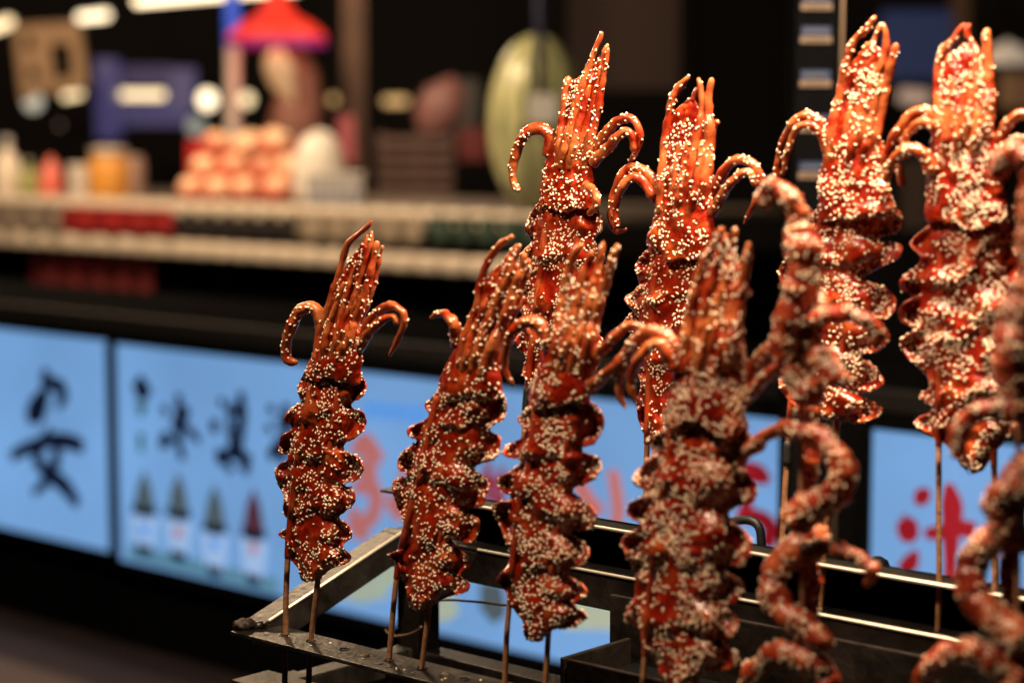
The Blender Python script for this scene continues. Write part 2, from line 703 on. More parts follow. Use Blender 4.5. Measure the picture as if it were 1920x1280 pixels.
def make_tentacle(pl, pts, r0, r1, dep, sd, name='tentacle', n=34, bumps=0.08, dcurve=None, surf=None):
    """pts in picture coordinates from root to tip, radii in photo pixels, dep = metres toward the viewer"""
    c = catmull(pts, n)
    P3, R3 = [], []
    for i in range(n):
        f = i / (n - 1)
        s = pl.scale(c[i, 0], c[i, 1])
        d = dep
        if dcurve:
            d = dep + np.interp(f, [0, 0.5, 1], dcurve)
        if surf:
            d = surf(c[i, 0], c[i, 1]) + dep - 0.0035
            if f < 0.22:
                d -= 0.005 * (1 - f / 0.22)
        wob = 1 + bumps * noise.noise(Vector((f * 9 + sd, sd, 0))) + 0.5 * bumps * noise.noise(Vector((f * 30, sd, 4)))
        r = (r0 + (r1 - r0) * f ** 1.2) * wob
        if f > 0.93:
            r *= 1 - 0.35 * ((f - 0.93) / 0.07) ** 2
        P3.append(pl.at(c[i, 0], c[i, 1], d) + Vector((0, 0, 0.0008 * noise.noise(Vector((f * 6, sd, 8))))))
        R3.append(r * s)
    V, Fc = sweep(P3, R3, 12)
    me = mesh(name, V, Fc, True)
    displace(me, 0.0009, 170, sd)
    return me


def make_stick(parent, pl, pts, glaze_from, track, tape=None, rpx=5.6):
    """wooden skewer: bare below glaze_from (photo y), coated with glaze above; track = depth along the mantle"""
    c = catmull(pts, 90)
    ty, td = track

    def at(i):
        y = c[i, 1]
        d = np.interp(y, ty, td)
        if y > ty[-1]:
            d = td[-1] * (1 - smoothstep(ty[-1], ty[-1] + 140, y))
        return pl.at(c[i, 0], y, d)
    sc_ = [pl.scale(q[0], q[1]) for q in c]
    V, Fc = sweep([at(i) for i in range(90)], [rpx * sc_[i] for i in range(90)], 10)
    s_ = link('skewer_stick', mesh('skewer_stick', V, Fc, True), M['wood'], parent)
    gz = [i for i in range(90) if c[i, 1] < glaze_from]
    if len(gz) > 2:
        R3 = []
        for i in gz:
            up = (glaze_from - c[i, 1]) / 30
            R3.append((rpx + 0.5 + 1.6 * min(1, max(0.05, up))) * sc_[i] * (1 + 0.15 * noise.noise(Vector((i * 0.3, pts[0][0], 0)))))
        V, Fc = sweep([at(i) for i in gz], R3, 12)
        go = link('glaze_coating', mesh('glaze_coating', V, Fc, True), M['glaze'], s_)
        go.matrix_parent_inverse = Matrix.Identity(4)      # the stick's frame is the world's
    if tape:
        tp = [i for i in range(90) if tape[0] <= c[i, 1] <= tape[1]]
        V, Fc = sweep([at(i) for i in tp], [(rpx + 2.6) * sc_[i] for i in tp], 10)
        to = link('black_tape', mesh('black_tape', V, Fc, True), M['tape'], s_)
        to.matrix_parent_inverse = Matrix.Identity(4)
    return s_


def squid(pl, label, L, R, head, tents, arms, sticks, glaze, dens=5.0e4, creases=(0.22, 0.42, 0.62, 0.8), sd=1.0, tape=None):
    root = thing('squid_skewer', pl.at(*sticks[0][0]), label, 'squid skewer', 'glazed squid skewers standing in the rack')
    samp = []
    mm, tracks = make_mantle(pl, L, R, sd, creases, sticks)
    link('mantle', mm, M['squid'], root)
    samp.append((mm, dens * 1.12))
    hm, surf = make_head(pl, head, sd, tents)
    link('head', hm, M['squid'], root)
    samp.append((hm, dens))
    hy0, hy1 = head[0][0], head[-1][0]
    hc = (head[2][1] + head[2][2]) / 2
    for k, (pts, r0, r1, dep) in enumerate(tents):
        pts = list(pts)
        if pts[0][1] > hy0 - 10:                   # root it deep in the head
            x, y = pts[0]
            dx, dy = pts[0][0] - pts[1][0], pts[0][1] - pts[1][1]
            q = min(46, hy1 - 34 - y) / max(1, abs(dy))
            if q > 0:
                pts.insert(0, (x + dx * q * 0.6 + (hc - x) * 0.12, y + dy * q))
        tm = make_tentacle(pl, pts, r0 * 1.34, r1 * 1.08, min(dep, 0.008) * 0.55, sd + k * 3.1, surf=surf)
        link('tentacle', tm, M['tentacle'], root)
        samp.append((tm, dens * 0.42))
    for k, (pts, r0, r1, dep) in enumerate(arms):
        tm = make_tentacle(pl, pts, r0 * 1.25, r1 * 1.05, dep, sd + 40 + k * 2.7, 'curled_tentacle', dcurve=(-0.004, 0.006, 0.0))
        link('curled_tentacle', tm, M['tentacle'], root)
        samp.append((tm, dens * 0.42))
    for k, st in enumerate(sticks):
        make_stick(root, pl, st, glaze[k], tracks[k], tape if k == 0 else None)
    sesame(root, tri_sample(samp, sd * 3.3))
    return root


# --- front row -----------------------------------------------------------
squid(FRONT, 'slim dark squid skewer standing alone at the left end of the front rail',
      L=[(580, 690), (566, 702), (557, 733), (564, 752), (541, 768), (532, 790), (550, 799), (526, 820), (522, 848), (543, 857), (516, 876), (521, 910), (533, 930), (530, 960), (546, 983), (520, 1001), (538, 1016), (542, 1045), (560, 1066), (562, 1084), (576, 1092)],
      R=[(655, 690), (675, 700), (688, 722), (680, 744), (656, 760), (682, 772), (687, 796), (668, 820), (642, 838), (672, 856), (682, 880), (668, 900), (640, 906), (664, 918), (665, 942), (644, 962), (632, 968), (654, 984), (660, 1006), (642, 1022), (661, 1042), (646, 1058), (622, 1066), (598, 1084)],
      head=[(600, 612, 668), (622, 602, 676), (650, 592, 679), (676, 578, 680), (700, 572, 677), (712, 574, 678)],
      tents=[([(600, 628), (620, 565), (635, 520), (644, 482), (651, 460), (672, 440), (692, 424), (697, 415)], 8, 4.2, 0.004),
             ([(618, 628), (640, 575), (660, 520), (675, 485), (685, 455), (689, 440)], 6, 3, 0.000),
             ([(640, 622), (665, 560), (680, 512), (692, 470), (697, 434)], 7, 4, 0.008),
             ([(660, 620), (682, 560), (695, 508), (704, 472), (708, 454)], 8.5, 5, 0.006),
             ([(668, 618), (692, 560), (705, 512), (712, 482), (717, 461)], 7, 3.4, -0.004),
             ([(632, 630), (650, 560), (662, 512), (672, 490)], 7, 4, 0.013),
             ([(612, 630), (630, 575), (645, 530)], 7, 4, 0.010),
             ([(650, 628), (664, 580), (676, 535)], 7, 4, 0.013)],
      arms=[([(604, 615), (597, 588), (582, 575), (563, 584), (546, 612), (536, 645), (538, 672), (556, 678)], 10.5, 8, 0.004),
            ([(670, 656), (690, 612), (708, 585), (730, 573), (750, 580), (758, 602), (748, 632), (730, 667)], 9.5, 4, 0.004),
            ([(674, 650), (700, 614), (722, 598), (738, 594), (746, 606)], 8, 6, 0.010)],
      sticks=[[(534, 1290), (535, 1187), (540, 1040), (558, 869), (574, 790), (585, 705)], [(578, 1300), (583, 1203), (598, 1070), (603, 1003), (617, 866), (631, 769), (640, 700)]],
      glaze=(1046, 1080), dens=4.6e4, creases=(0.24, 0.46, 0.70), sd=1.3)

squid(FRONT, 'squid skewer leaning right beside the slim left one, over the rack corner post',
      L=[(825, 728), (815, 738), (795, 759), (803, 781), (768, 800), (764, 818), (783, 826), (751, 850), (747, 881), (772, 888), (738, 902), (740, 938), (750, 960), (760, 995), (752, 1028), (725, 1039), (746, 1056), (750, 1078), (762, 1100), (764, 1126), (774, 1144)],
      R=[(925, 728), (944, 740), (950, 763), (944, 784), (918, 804), (939, 820), (936, 852), (912, 868), (886, 874), (910, 894), (917, 918), (906, 948), (876, 957), (898, 972), (898, 1000), (882, 1018), (846, 1012), (876, 1040), (884, 1060), (862, 1076), (882, 1092), (874, 1110), (838, 1120), (796, 1144)],
      head=[(612, 876, 934), (640, 862, 940), (657, 850, 940), (688, 834, 936), (714, 822, 940), (738, 820, 944)],
      tents=[([(872, 640), (895, 574), (900, 541), (911, 500), (926, 471), (944, 454), (961, 442)], 9, 4.5, 0.006),
             ([(885, 642), (916, 559), (939, 507), (957, 476), (969, 458)], 8, 4, 0.000),
             ([(904, 636), (934, 559), (955, 515), (970, 474), (974, 458)], 7.5, 4, 0.008),
             ([(922, 655), (947, 595), (965, 541), (978, 502), (983, 478)], 11, 5, 0.008),
             ([(936, 648), (960, 595), (978, 541), (988, 515), (991, 487)], 8, 4.5, -0.005),
             ([(898, 645), (918, 590), (937, 543)], 8, 5, 0.015),
             ([(880, 648), (898, 600), (914, 560)], 8, 5, 0.012)],
      arms=[([(860, 648), (855, 620), (848, 600), (836, 589), (823, 589), (808, 597)], 12, 4.5, 0.002),
            ([(938, 670), (955, 635), (978, 615), (994, 630)], 9, 6, -0.012)],
      sticks=[[(726, 1330), (729, 1245), (745, 1075), (770, 960), (788, 899), (820, 745)], [(785, 1345), (790, 1262), (808, 1120), (830, 1000), (851, 907), (885, 735)]],
      glaze=(1085, 1130), dens=4.8e4, creases=(0.2, 0.44, 0.72), sd=2.7)

squid(FRONT, 'squid skewer third from left in front row, before the long dark rail',
      L=[(1000, 752), (990, 765), (969, 786), (984, 812), (944, 840), (946, 856), (978, 866), (932, 898), (942, 922), (965, 930), (924, 946), (932, 974), (946, 1009), (955, 1040), (948, 1064), (929, 1086), (944, 1102), (953, 1131), (980, 1163), (982, 1190), (1000, 1204)],
      R=[(1098, 746), (1122, 762), (1134, 795), (1114, 832), (1082, 842), (1122, 856), (1128, 878), (1107, 903), (1072, 919), (1106, 944), (1120, 967), (1110, 992), (1068, 995), (1102, 1022), (1102, 1050), (1080, 1062), (1058, 1073), (1086, 1089), (1102, 1110), (1078, 1132), (1102, 1154), (1078, 1174), (1038, 1179), (1016, 1202)],
      head=[(600, 1040, 1110), (630, 1030, 1120), (660, 1020, 1122), (700, 1002, 1112), (730, 990, 1110), (756, 988, 1112)],
      tents=[([(1046, 640), (1055, 570), (1066, 510), (1078, 475), (1093, 458)], 11, 6.5, 0.006),
             ([(1068, 640), (1082, 560), (1098, 500), (1110, 472)], 9, 5, 0.010),
             ([(1088, 635), (1106, 560), (1122, 500), (1131, 455)], 9, 5, 0.004),
             ([(1104, 640), (1124, 570), (1142, 505), (1158, 458)], 10, 6, 0.008),
             ([(1058, 650), (1076, 590), (1092, 540)], 8, 5, 0.015),
             ([(1082, 650), (1100, 590), (1112, 540)], 8, 5, 0.015)],
      arms=[([(1030, 652), (1018, 618), (996, 603), (968, 614), (949, 648), (947, 690), (962, 720)], 12, 4.5, 0.010),
            ([(1096, 700), (1139, 644), (1176, 612), (1206, 618), (1216, 640)], 10, 6, 0.004),
            ([(1106, 726), (1150, 690), (1176, 656), (1200, 634)], 10, 5, 0.010)],
      sticks=[[(942, 1380), (946, 1290), (953, 1150), (975, 950), (990, 890), (1004, 770)], [(1016, 1400), (1021, 1310), (1028, 1190), (1032, 1099), (1064, 833), (1074, 760)]],
      glaze=(1120, 1190), dens=6.2e4, creases=(0.25, 0.5, 0.74), sd=4.1)

squid(FRONT, 'broad out of focus squid skewer nearest the camera in front row, reaching the bottom edge',
      L=[(1250, 796), (1240, 807), (1213, 826), (1222, 850), (1189, 890), (1192, 910), (1220, 922), (1179, 942), (1176, 967), (1200, 984), (1166, 1010), (1173, 1040), (1190, 1072), (1190, 1110), (1171, 1158), (1200, 1180), (1203, 1211), (1229, 1238), (1240, 1272), (1252, 1292)],
      R=[(1385, 790), (1406, 812), (1415, 844), (1390, 868), (1418, 906), (1412, 938), (1365, 961), (1402, 1000), (1410, 1025), (1394, 1060), (1358, 1064), (1396, 1096), (1380, 1130), (1350, 1132), (1386, 1160), (1374, 1194), (1355, 1201), (1386, 1226), (1378, 1250), (1325, 1262), (1286, 1292)],
      head=[(590, 1296, 1388), (640, 1280, 1398), (680, 1268, 1400), (720, 1255, 1392), (760, 1246, 1396), (806, 1244, 1402)],
      tents=[([(1286, 650), (1300, 570), (1312, 515), (1330, 470), (1354, 428)], 12, 6, 0.006),
             ([(1310, 650), (1326, 560), (1345, 490), (1362, 440)], 10, 5, 0.012),
             ([(1336, 645), (1352, 560), (1366, 490), (1378, 428)], 10, 5.5, 0.004),
             ([(1372, 645), (1386, 570), (1396, 510), (1405, 456)], 12, 7, 0.008),
             ([(1355, 655), (1370, 590), (1380, 530)], 9, 6, 0.016),
             ([(1318, 660), (1334, 600), (1346, 550)], 9, 6, 0.018),
             ([(1386, 560), (1398, 548), (1404, 545)], 9, 8, 0.004)],
      arms=[([(1276, 690), (1262, 648), (1222, 620), (1188, 642), (1166, 690), (1161, 735), (1172, 764)], 13, 5, 0.008),
            ([(1262, 690), (1236, 644), (1200, 668), (1182, 716), (1198, 760)], 10, 6, 0.016),
            ([(1388, 724), (1428, 668), (1462, 636), (1500, 640)], 12, 7, 0.004),
            ([(1398, 746), (1440, 700), (1478, 664)], 11, 7, 0.012)],
      sticks=[[(1199, 1440), (1203, 1345), (1208, 1240), (1232, 1000), (1262, 815)], [(1296, 1470), (1300, 1375), (1306, 1260), (1322, 1000), (1338, 815)]],
      glaze=(1235, 1265), dens=7.4e4, creases=(0.3, 0.56, 0.8), sd=5.9)

# --- rear row ------------------------------------------------------------
squid(REAR, 'rear squid skewer with the tallest pointed tip, left of the rear row, before the watermelon',
      L=[(1008, 380), (996, 398), (984, 430), (994, 452), (974, 482), (988, 515), (966, 556), (980, 596), (963, 640), (985, 668), (978, 700), (1000, 728)],
      R=[(1112, 376), (1124, 398), (1132, 430), (1114, 452), (1136, 482), (1116, 518), (1136, 560), (1114, 600), (1130, 640), (1108, 668), (1118, 698), (1080, 728)],
      head=[(236, 1048, 1116), (262, 1036, 1116), (300, 1024, 1112), (330, 1014, 1112), (360, 1010, 1116), (386, 1010, 1118)],
      tents=[([(1054, 256), (1061, 205), (1066, 146)], 10, 8.5, 0.002),
             ([(1072, 256), (1090, 170), (1108, 115), (1120, 84), (1128, 62)], 9, 4.5, 0.006),
             ([(1096, 262), (1118, 180), (1132, 110), (1139, 82)], 9.5, 5, 0.002),
             ([(1106, 268), (1124, 190), (1136, 120), (1141, 90)], 8, 3.5, 0.009),
             ([(1078, 268), (1092, 210), (1106, 160)], 8, 5, 0.014),
             ([(1062, 268), (1076, 215), (1082, 165)], 8, 5, 0.012)],
      arms=[([(1030, 290), (1032, 258), (1014, 242), (988, 249), (968, 284), (961, 324), (964, 348), (974, 356)], 10.5, 7, 0.004),
            ([(1100, 312), (1131, 256), (1162, 226), (1184, 222), (1199, 245), (1198, 272), (1180, 304)], 9.5, 4.5, 0.004),
            ([(1112, 306), (1154, 262), (1174, 246), (1186, 258), (1188, 284)], 9, 6, 0.010),
            ([(1098, 348), (1116, 362), (1118, 385), (1104, 402)], 7, 6, 0.022)],
      sticks=[[(962, 1062), (975, 960), (989, 735), (1024, 430)], [(1052, 1075), (1065, 970), (1075, 730), (1084, 430)]],
      glaze=(735, 738), dens=6.2e4, creases=(0.3, 0.6), sd=7.3, tape=(722, 775))

squid(REAR, 'rear squid skewer with blunt upright tentacles, standing between two taller rear ones',
      L=[(1215, 466), (1203, 478), (1190, 502), (1198, 534), (1170, 560), (1186, 582), (1168, 606), (1186, 636), (1182, 680), (1200, 716), (1194, 770), (1203, 806), (1214, 826)],
      R=[(1338, 466), (1352, 490), (1362, 520), (1344, 550), (1366, 582), (1346, 618), (1362, 658), (1342, 700), (1334, 742), (1310, 790), (1262, 828)],
      head=[(310, 1240, 1334), (345, 1233, 1336), (390, 1228, 1338), (430, 1218, 1342), (456, 1213, 1344), (478, 1216, 1342)],
      tents=[([(1242, 350), (1249, 268), (1254, 223), (1262, 184), (1277, 161), (1292, 144)], 10, 6, 0.004),
             ([(1266, 350), (1278, 270), (1294, 205), (1306, 167)], 9, 5, 0.000),
             ([(1290, 345), (1304, 270), (1316, 205), (1315, 168), (1309, 148)], 9, 5, 0.006),
             ([(1322, 345), (1331, 260), (1328, 190), (1335, 148)], 11, 6, 0.004),
             ([(1276, 355), (1284, 310), (1292, 265)], 8, 5.5, 0.016),
             ([(1304, 355), (1312, 310), (1316, 265)], 8, 5.5, 0.015),
             ([(1336, 240), (1343, 232), (1346, 228)], 6, 5, 0.002)],
      arms=[([(1234, 380), (1228, 342), (1203, 318), (1177, 317), (1156, 350), (1146, 395), (1150, 430), (1173, 433)], 9.5, 5.5, 0.002),
            ([(1224, 368), (1203, 338), (1184, 334), (1163, 358), (1154, 395), (1160, 424)], 8, 5, 0.010),
            ([(1325, 390), (1343, 346), (1368, 308), (1396, 301), (1420, 317), (1426, 345), (1415, 379), (1394, 420)], 9.5, 4, 0.002),
            ([(1334, 400), (1365, 350), (1390, 326), (1408, 326), (1417, 348)], 9, 6, 0.010)],
      sticks=[[(1202, 1100), (1210, 985), (1213, 840), (1226, 560), (1240, 470)], [(1284, 1118), (1290, 1000), (1295, 840), (1312, 480)]],
      glaze=(836, 838), dens=5.6e4, creases=(0.3, 0.62), sd=8.8)

squid(REAR, 'bright rear squid skewer with long pointed tentacles, standing just right of the label column',
      L=[(1540, 386), (1524, 402), (1506, 428), (1496, 452), (1466, 492), (1462, 525), (1486, 547), (1454, 574), (1460, 606), (1488, 620), (1462, 650), (1478, 684), (1459, 712), (1470, 742), (1500, 770), (1532, 786)],
      R=[(1668, 384), (1692, 402), (1684, 434), (1640, 450), (1688, 456), (1688, 480), (1652, 502), (1622, 522), (1664, 540), (1682, 570), (1664, 596), (1622, 602), (1662, 616), (1668, 638), (1645, 660), (1612, 666), (1642, 690), (1658, 718), (1630, 735), (1598, 736), (1642, 756), (1655, 774), (1615, 793), (1560, 788)],
      head=[(236, 1558, 1650), (262, 1546, 1652), (300, 1541, 1656), (340, 1536, 1666), (376, 1530, 1678), (404, 1530, 1684)],
      tents=[([(1560, 256), (1578, 170), (1589, 112), (1602, 77), (1626, 53), (1641, 33)], 10, 5.5, 0.004),
             ([(1588, 256), (1606, 180), (1628, 110), (1650, 48)], 9, 5, 0.000),
             ([(1612, 256), (1636, 170), (1658, 104), (1661, 66), (1655, 45)], 9.5, 5, 0.006),
             ([(1640, 256), (1656, 190), (1668, 133), (1681, 82)], 10.5, 7, 0.004),
             ([(1600, 262), (1616, 200), (1632, 150)], 8, 5.5, 0.016),
             ([(1626, 262), (1640, 200), (1650, 150)], 8, 5.5, 0.014)],
      arms=[([(1556, 280), (1545, 238), (1520, 218), (1493, 226), (1470, 263), (1459, 305), (1456, 337)], 9, 6, 0.002),
            ([(1552, 285), (1536, 246), (1514, 234), (1494, 244), (1478, 280), (1468, 330)], 8, 5, 0.010),
            ([(1648, 350), (1664, 312), (1684, 318), (1692, 350)], 9, 6, 0.002)],
      sticks=[[(1456, 1152), (1464, 1045), (1478, 830), (1502, 600), (1545, 400)], [(1538, 1166), (1548, 1000), (1570, 790), (1584, 600), (1604, 400)]],
      glaze=(812, 800), dens=6.6e4, creases=(0.28, 0.5, 0.76), sd=10.2, tape=(826, 872))

squid(REAR, 'brightest rear squid skewer at the right edge, with thick seed crust above the red character',
      L=[(1752, 412), (1740, 424), (1704, 456), (1726, 486), (1690, 522), (1690, 546), (1712, 554), (1685, 576), (1691, 606), (1718, 616), (1687, 638), (1702, 672), (1732, 698), (1744, 724), (1722, 742), (1750, 766), (1712, 790), (1740, 814), (1777, 838), (1804, 874), (1818, 890)],
      R=[(1886, 400), (1912, 384), (1926, 416), (1898, 450), (1926, 478), (1906, 520), (1932, 556), (1898, 600), (1932, 646), (1904, 690), (1922, 730), (1888, 770), (1908, 800), (1874, 838), (1842, 884)],
      head=[(190, 1756, 1864), (230, 1750, 1868), (280, 1742, 1872), (330, 1736, 1880), (380, 1735, 1888), (420, 1737, 1890)],
      tents=[([(1762, 235), (1760, 160), (1763, 112), (1775, 88), (1793, 68), (1808, 46)], 10.5, 6, 0.004),
             ([(1788, 235), (1794, 160), (1804, 120), (1813, 90)], 9, 5, 0.000),
             ([(1816, 235), (1828, 160), (1830, 100), (1814, 64), (1817, 46)], 9.5, 5, 0.006),
             ([(1850, 235), (1855, 180), (1852, 110), (1850, 58)], 11, 8, 0.004),
             ([(1800, 245), (1808, 190), (1814, 140)], 9, 6, 0.016),
             ([(1832, 245), (1838, 190), (1840, 140)], 9, 6, 0.014),
             ([(1775, 245), (1780, 190), (1782, 150)], 9, 6, 0.013)],
      arms=[([(1762, 262), (1752, 222), (1734, 207), (1710, 214), (1685, 244), (1664, 280), (1652, 328)], 9.5, 6, 0.006),
            ([(1758, 262), (1748, 236), (1728, 230), (1704, 248), (1690, 275)], 8, 6, 0.012),
            ([(1748, 320), (1732, 290), (1704, 280), (1676, 302), (1660, 340)], 12, 8, 0.016),
            ([(1862, 290), (1886, 238), (1912, 216), (1940, 218), (1955, 250)], 10, 7, 0.004),
            ([(1866, 300), (1898, 266), (1930, 260)], 9, 7, 0.010)],
      sticks=[[(1757, 1216), (1761, 1090), (1760, 840), (1764, 640), (1764, 430)], [(1864, 1240), (1865, 1100), (1864, 880), (1850, 650), (1842, 430)]],
      glaze=(842, 880), dens=7.6e4, creases=(0.26, 0.5, 0.76), sd=12.1)


# --- coiled tentacle skewers on the front rail, nearest the camera ---------
def coil(label, pieces, stick, sd, dens):
    root = thing('tentacle_skewer', FRONT.at(*stick[0]), label, 'tentacle skewer', 'coiled tentacle skewers in the foreground')
    samp = []
    for k, (pts, r0, r1, dc) in enumerate(pieces):
        tm = make_tentacle(FRONT, pts, r0 * 1.28, r1 * 1.28, 0.0, sd + k * 5.7, n=60, bumps=0.25, dcurve=dc)
        displace(tm, 0.0022, 90, sd + k)
        link('tentacle', tm, M['coil'], root)
        samp.append((tm, dens * 0.55))
    P3 = [FRONT.at(*q) for q in catmull(stick, 20)]
    V, Fc = sweep(P3, [5.6 * FRONT.scale(stick[0][0], stick[0][1])] * 20, 10)
    link('skewer_stick', mesh('skewer_stick', V, Fc, True), M['wood'], root)
    sesame(root, tri_sample(samp, sd, -0.4))
    return root


coil('blurred tentacle skewer coiled in loops with a hooked tip, before the label column',
     [([(1429, 378), (1447, 351), (1477, 362), (1497, 405), (1503, 450)], 11, 20, (0.0, 0.006, 0.0)),
      ([(1500, 430), (1508, 490), (1498, 545), (1484, 600), (1478, 660), (1494, 705), (1530, 750)], 26, 24, (0.004, 0.010, 0.004)),
      ([(1540, 560), (1520, 640), (1560, 690), (1580, 720)], 20, 16, (0.000, 0.004, 0.006)),
      ([(1500, 606), (1560, 588), (1608, 592), (1640, 618), (1646, 648)], 13, 11, (0.006, 0.014, 0.008)),
      ([(1384, 880), (1396, 852), (1425, 826), (1462, 806), (1506, 806), (1550, 826), (1580, 872), (1574, 918), (1540, 944), (1506, 960), (1492, 990)], 9, 27, (0.000, 0.02, 0.018)),
      ([(1536, 1000), (1500, 1030), (1462, 1062), (1450, 1110), (1480, 1152), (1520, 1180), (1556, 1206)], 24, 16, (-0.012, 0.012, 0.018)),
      ([(1506, 1040), (1545, 1028), (1590, 1034), (1620, 1052), (1636, 1076), (1622, 1096)], 14, 8, (0.006, 0.014, 0.010)),
      ([(1400, 1300), (1412, 1262), (1440, 1236), (1486, 1224), (1530, 1246), (1560, 1290)], 15, 22, (0.0, 0.02, 0.012)),
      ([(1510, 760), (1522, 830), (1516, 930), (1520, 1010)], 15, 14, (-0.022, -0.022, -0.022)),
      ([(1516, 1020), (1520, 1090), (1512, 1180), (1520, 1260)], 15, 14, (-0.022, -0.022, -0.022))],
     [(1505, 1520), (1505, 1200), (1502, 800), (1500, 470)], 21.0, 7.5e4)

coil('blurred coiled tentacle skewer cut off by the right edge of the picture',
     [([(1866, 330), (1874, 300), (1896, 288), (1922, 300), (1944, 340)], 13, 18, (0.0, 0.006, 0.0)),
      ([(1944, 330), (1938, 420), (1948, 500), (1930, 570)], 22, 26, (0.0, 0.0, 0.0)),
      ([(1930, 540), (1908, 600), (1904, 660), (1912, 720), (1940, 760)], 32, 32, (0.0, 0.008, 0.0)),
      ([(1800, 850), (1794, 822), (1808, 792), (1836, 774), (1876, 764), (1920, 776), (1940, 810)], 12, 20, (0.012, 0.02, 0.004)),
      ([(1940, 860), (1916, 900), (1888, 930), (1884, 968), (1910, 990)], 28, 32, (0.0, 0.012, 0.008)),
      ([(1930, 1010), (1890, 1006), (1846, 1022), (1820, 1062), (1824, 1116), (1856, 1152), (1902, 1186), (1940, 1214)], 22, 25, (-0.006, 0.012, 0.016)),
      ([(1896, 1000), (1890, 1060), (1896, 1130)], 14, 14, (-0.016, -0.012, -0.006)),
      ([(1726, 1300), (1740, 1262), (1774, 1232), (1820, 1220), (1862, 1234), (1906, 1270), (1930, 1310)], 17, 26, (0.0, 0.022, 0.012)),
      ([(1930, 1190), (1918, 1240), (1926, 1300)], 24, 26, (-0.01, -0.01, -0.01))],
     [(1908, 1560), (1908, 1200), (1910, 800), (1914, 560)], 33.0, 8.5e4)


# ------------------------------------------------------------------ the steel rack
def rail_points(pl, x, y):
    return pl.at(x, y)


fz = FRONT.at(560, 1195).z
lowz = FRONT.at(470, 1262).z
rack_o = FRONT.at(471, 1181)
rack = thing('skewer_rack', Vector((rack_o.x, rack_o.y, 0)), 'greasy steel rack of angle rails holding the skewers upright', 'skewer rack')
E0 = FRONT.at(471, 1181)
LEN = 0.75
Z = Vector((0, 0, 1))


def bar(a, along, perp, up, name, m, bevel=0.0012):
    return MB().obox(a, along, perp, up).build(name, m, rack, bevel=bevel)


a0 = Vector((E0.x, E0.y, fz))
bar(a0 - N * 0.020, D * LEN, N * 0.036, Z * -0.003, 'front_upper_rail', M['steel'], 0.0008)
bar(Vector((E0.x, E0.y, lowz)) - N * 0.020, D * LEN, N * 0.036, Z * -0.003, 'front_lower_rail', M['steel_dark'], 0.0008)
# rear rails
r2 = REAR.at(740, 992)
r1 = REAR.at(726, 914)
bar(r2 - N * 0.010 - D * 0.005, D * LEN, N * 0.022, Z * -0.0025, 'rear_lower_rail', M['steel'], 0.0008)
bar(r2 - N * 0.0105 - D * 0.003 - Z * 0.003, D * LEN, N * 0.004, Z * -0.024, 'rear_rail_face', M['steel_dark'], 0.0008)
bar(r1 - N * 0.008, D * LEN, N * 0.020, Z * -0.0025, 'rear_upper_rail', M['steel'], 0.0008)
bar(r1 + N * 0.013 + D * 0.06, D * (LEN - 0.06), N * 0.004, Z * -((r1.z - r2.z) + 0.022), 'rear_back_plate', M['black'], 0.0008)
# bright rolled edges on the two rear rails
for nm, q, off in (('rolled_edge', r1, -0.0085), ('rolled_edge', r2, -0.0108)):
    V, Fc = sweep([q + N * off + D * 0.10 - Z * 0.0006, q + N * off + D * LEN - Z * 0.0006], [0.0013, 0.0013], 8)
    link(nm, mesh(nm, V, Fc, True), M['steel_edge'], rack)
# sloping end brace: square tube from the front corner up to the rear rail
b0 = a0 + D * 0.004 + Z * 0.004
b1 = r2 - N * 0.002 + D * 0.004 + Z * 0.002
ax = (b1 - b0)
dn = ax.normalized().cross(D).normalized()
if dn.z < 0:
    dn = -dn
MB().obox(b0 - D * 0.010 - dn * 0.021, ax, D * 0.021, dn * 0.021).build('end_brace', M['steel'], rack, bevel=0.0015)
V, Fc = sweep([b0 + D * 0.0108 + dn * 0.0002 + ax * 0.03, b0 + D * 0.0108 + dn * 0.0002 + ax * 0.97], [0.0012, 0.0012], 8)
link('pale_edge', mesh('pale_edge', V, Fc, True), M['steel_edge'], rack)  # thin pale rod along the brace's upper edge
# rear corner post, front legs
pc = r2 + D * 0.010 + N * 0.008
MB().obox(Vector((pc.x, pc.y, 0)) - D * 0.010 - N * 0.006, D * 0.024, N * 0.024, Z * (r2.z - 0.004)).build('corner_post', M['steel_dark'], rack, bevel=0.0012)
for t in (0.006, LEN - 0.03):
    q = Vector((E0.x, E0.y, 0)) + D * t + N * 0.02
    MB().obox(q, D * 0.02, N * 0.016, Z * (lowz - 0.003)).build('leg', M['steel_dark'], rack, bevel=0.001)
q = Vector((r2.x, r2.y, 0)) + D * (LEN - 0.03) + N * 0.018
MB().obox(q, D * 0.02, N * 0.02, Z * (r2.z - 0.026)).build('leg', M['steel_dark'], rack, bevel=0.001)
# lower rear bar and low cross bars
lb = REAR.at(772, 1212)
bar(lb + D * 0.016 - N * 0.006, D * (LEN - 0.05), N * 0.022, Z * -0.022, 'lower_rear_bar', M['steel'], 0.0012)
bar(Vector((pc.x, pc.y, lb.z)) - N * 0.142 - D * 0.006, D * 0.018, N * 0.132, Z * -0.018, 'cross_bar', M['steel'], 0.0012)
bar(Vector((pc.x, pc.y, lb.z - 0.001)) - N * 0.142 + D * 0.30, D * 0.018, N * 0.14, Z * -0.018, 'cross_bar', M['steel_dark'], 0.0012)
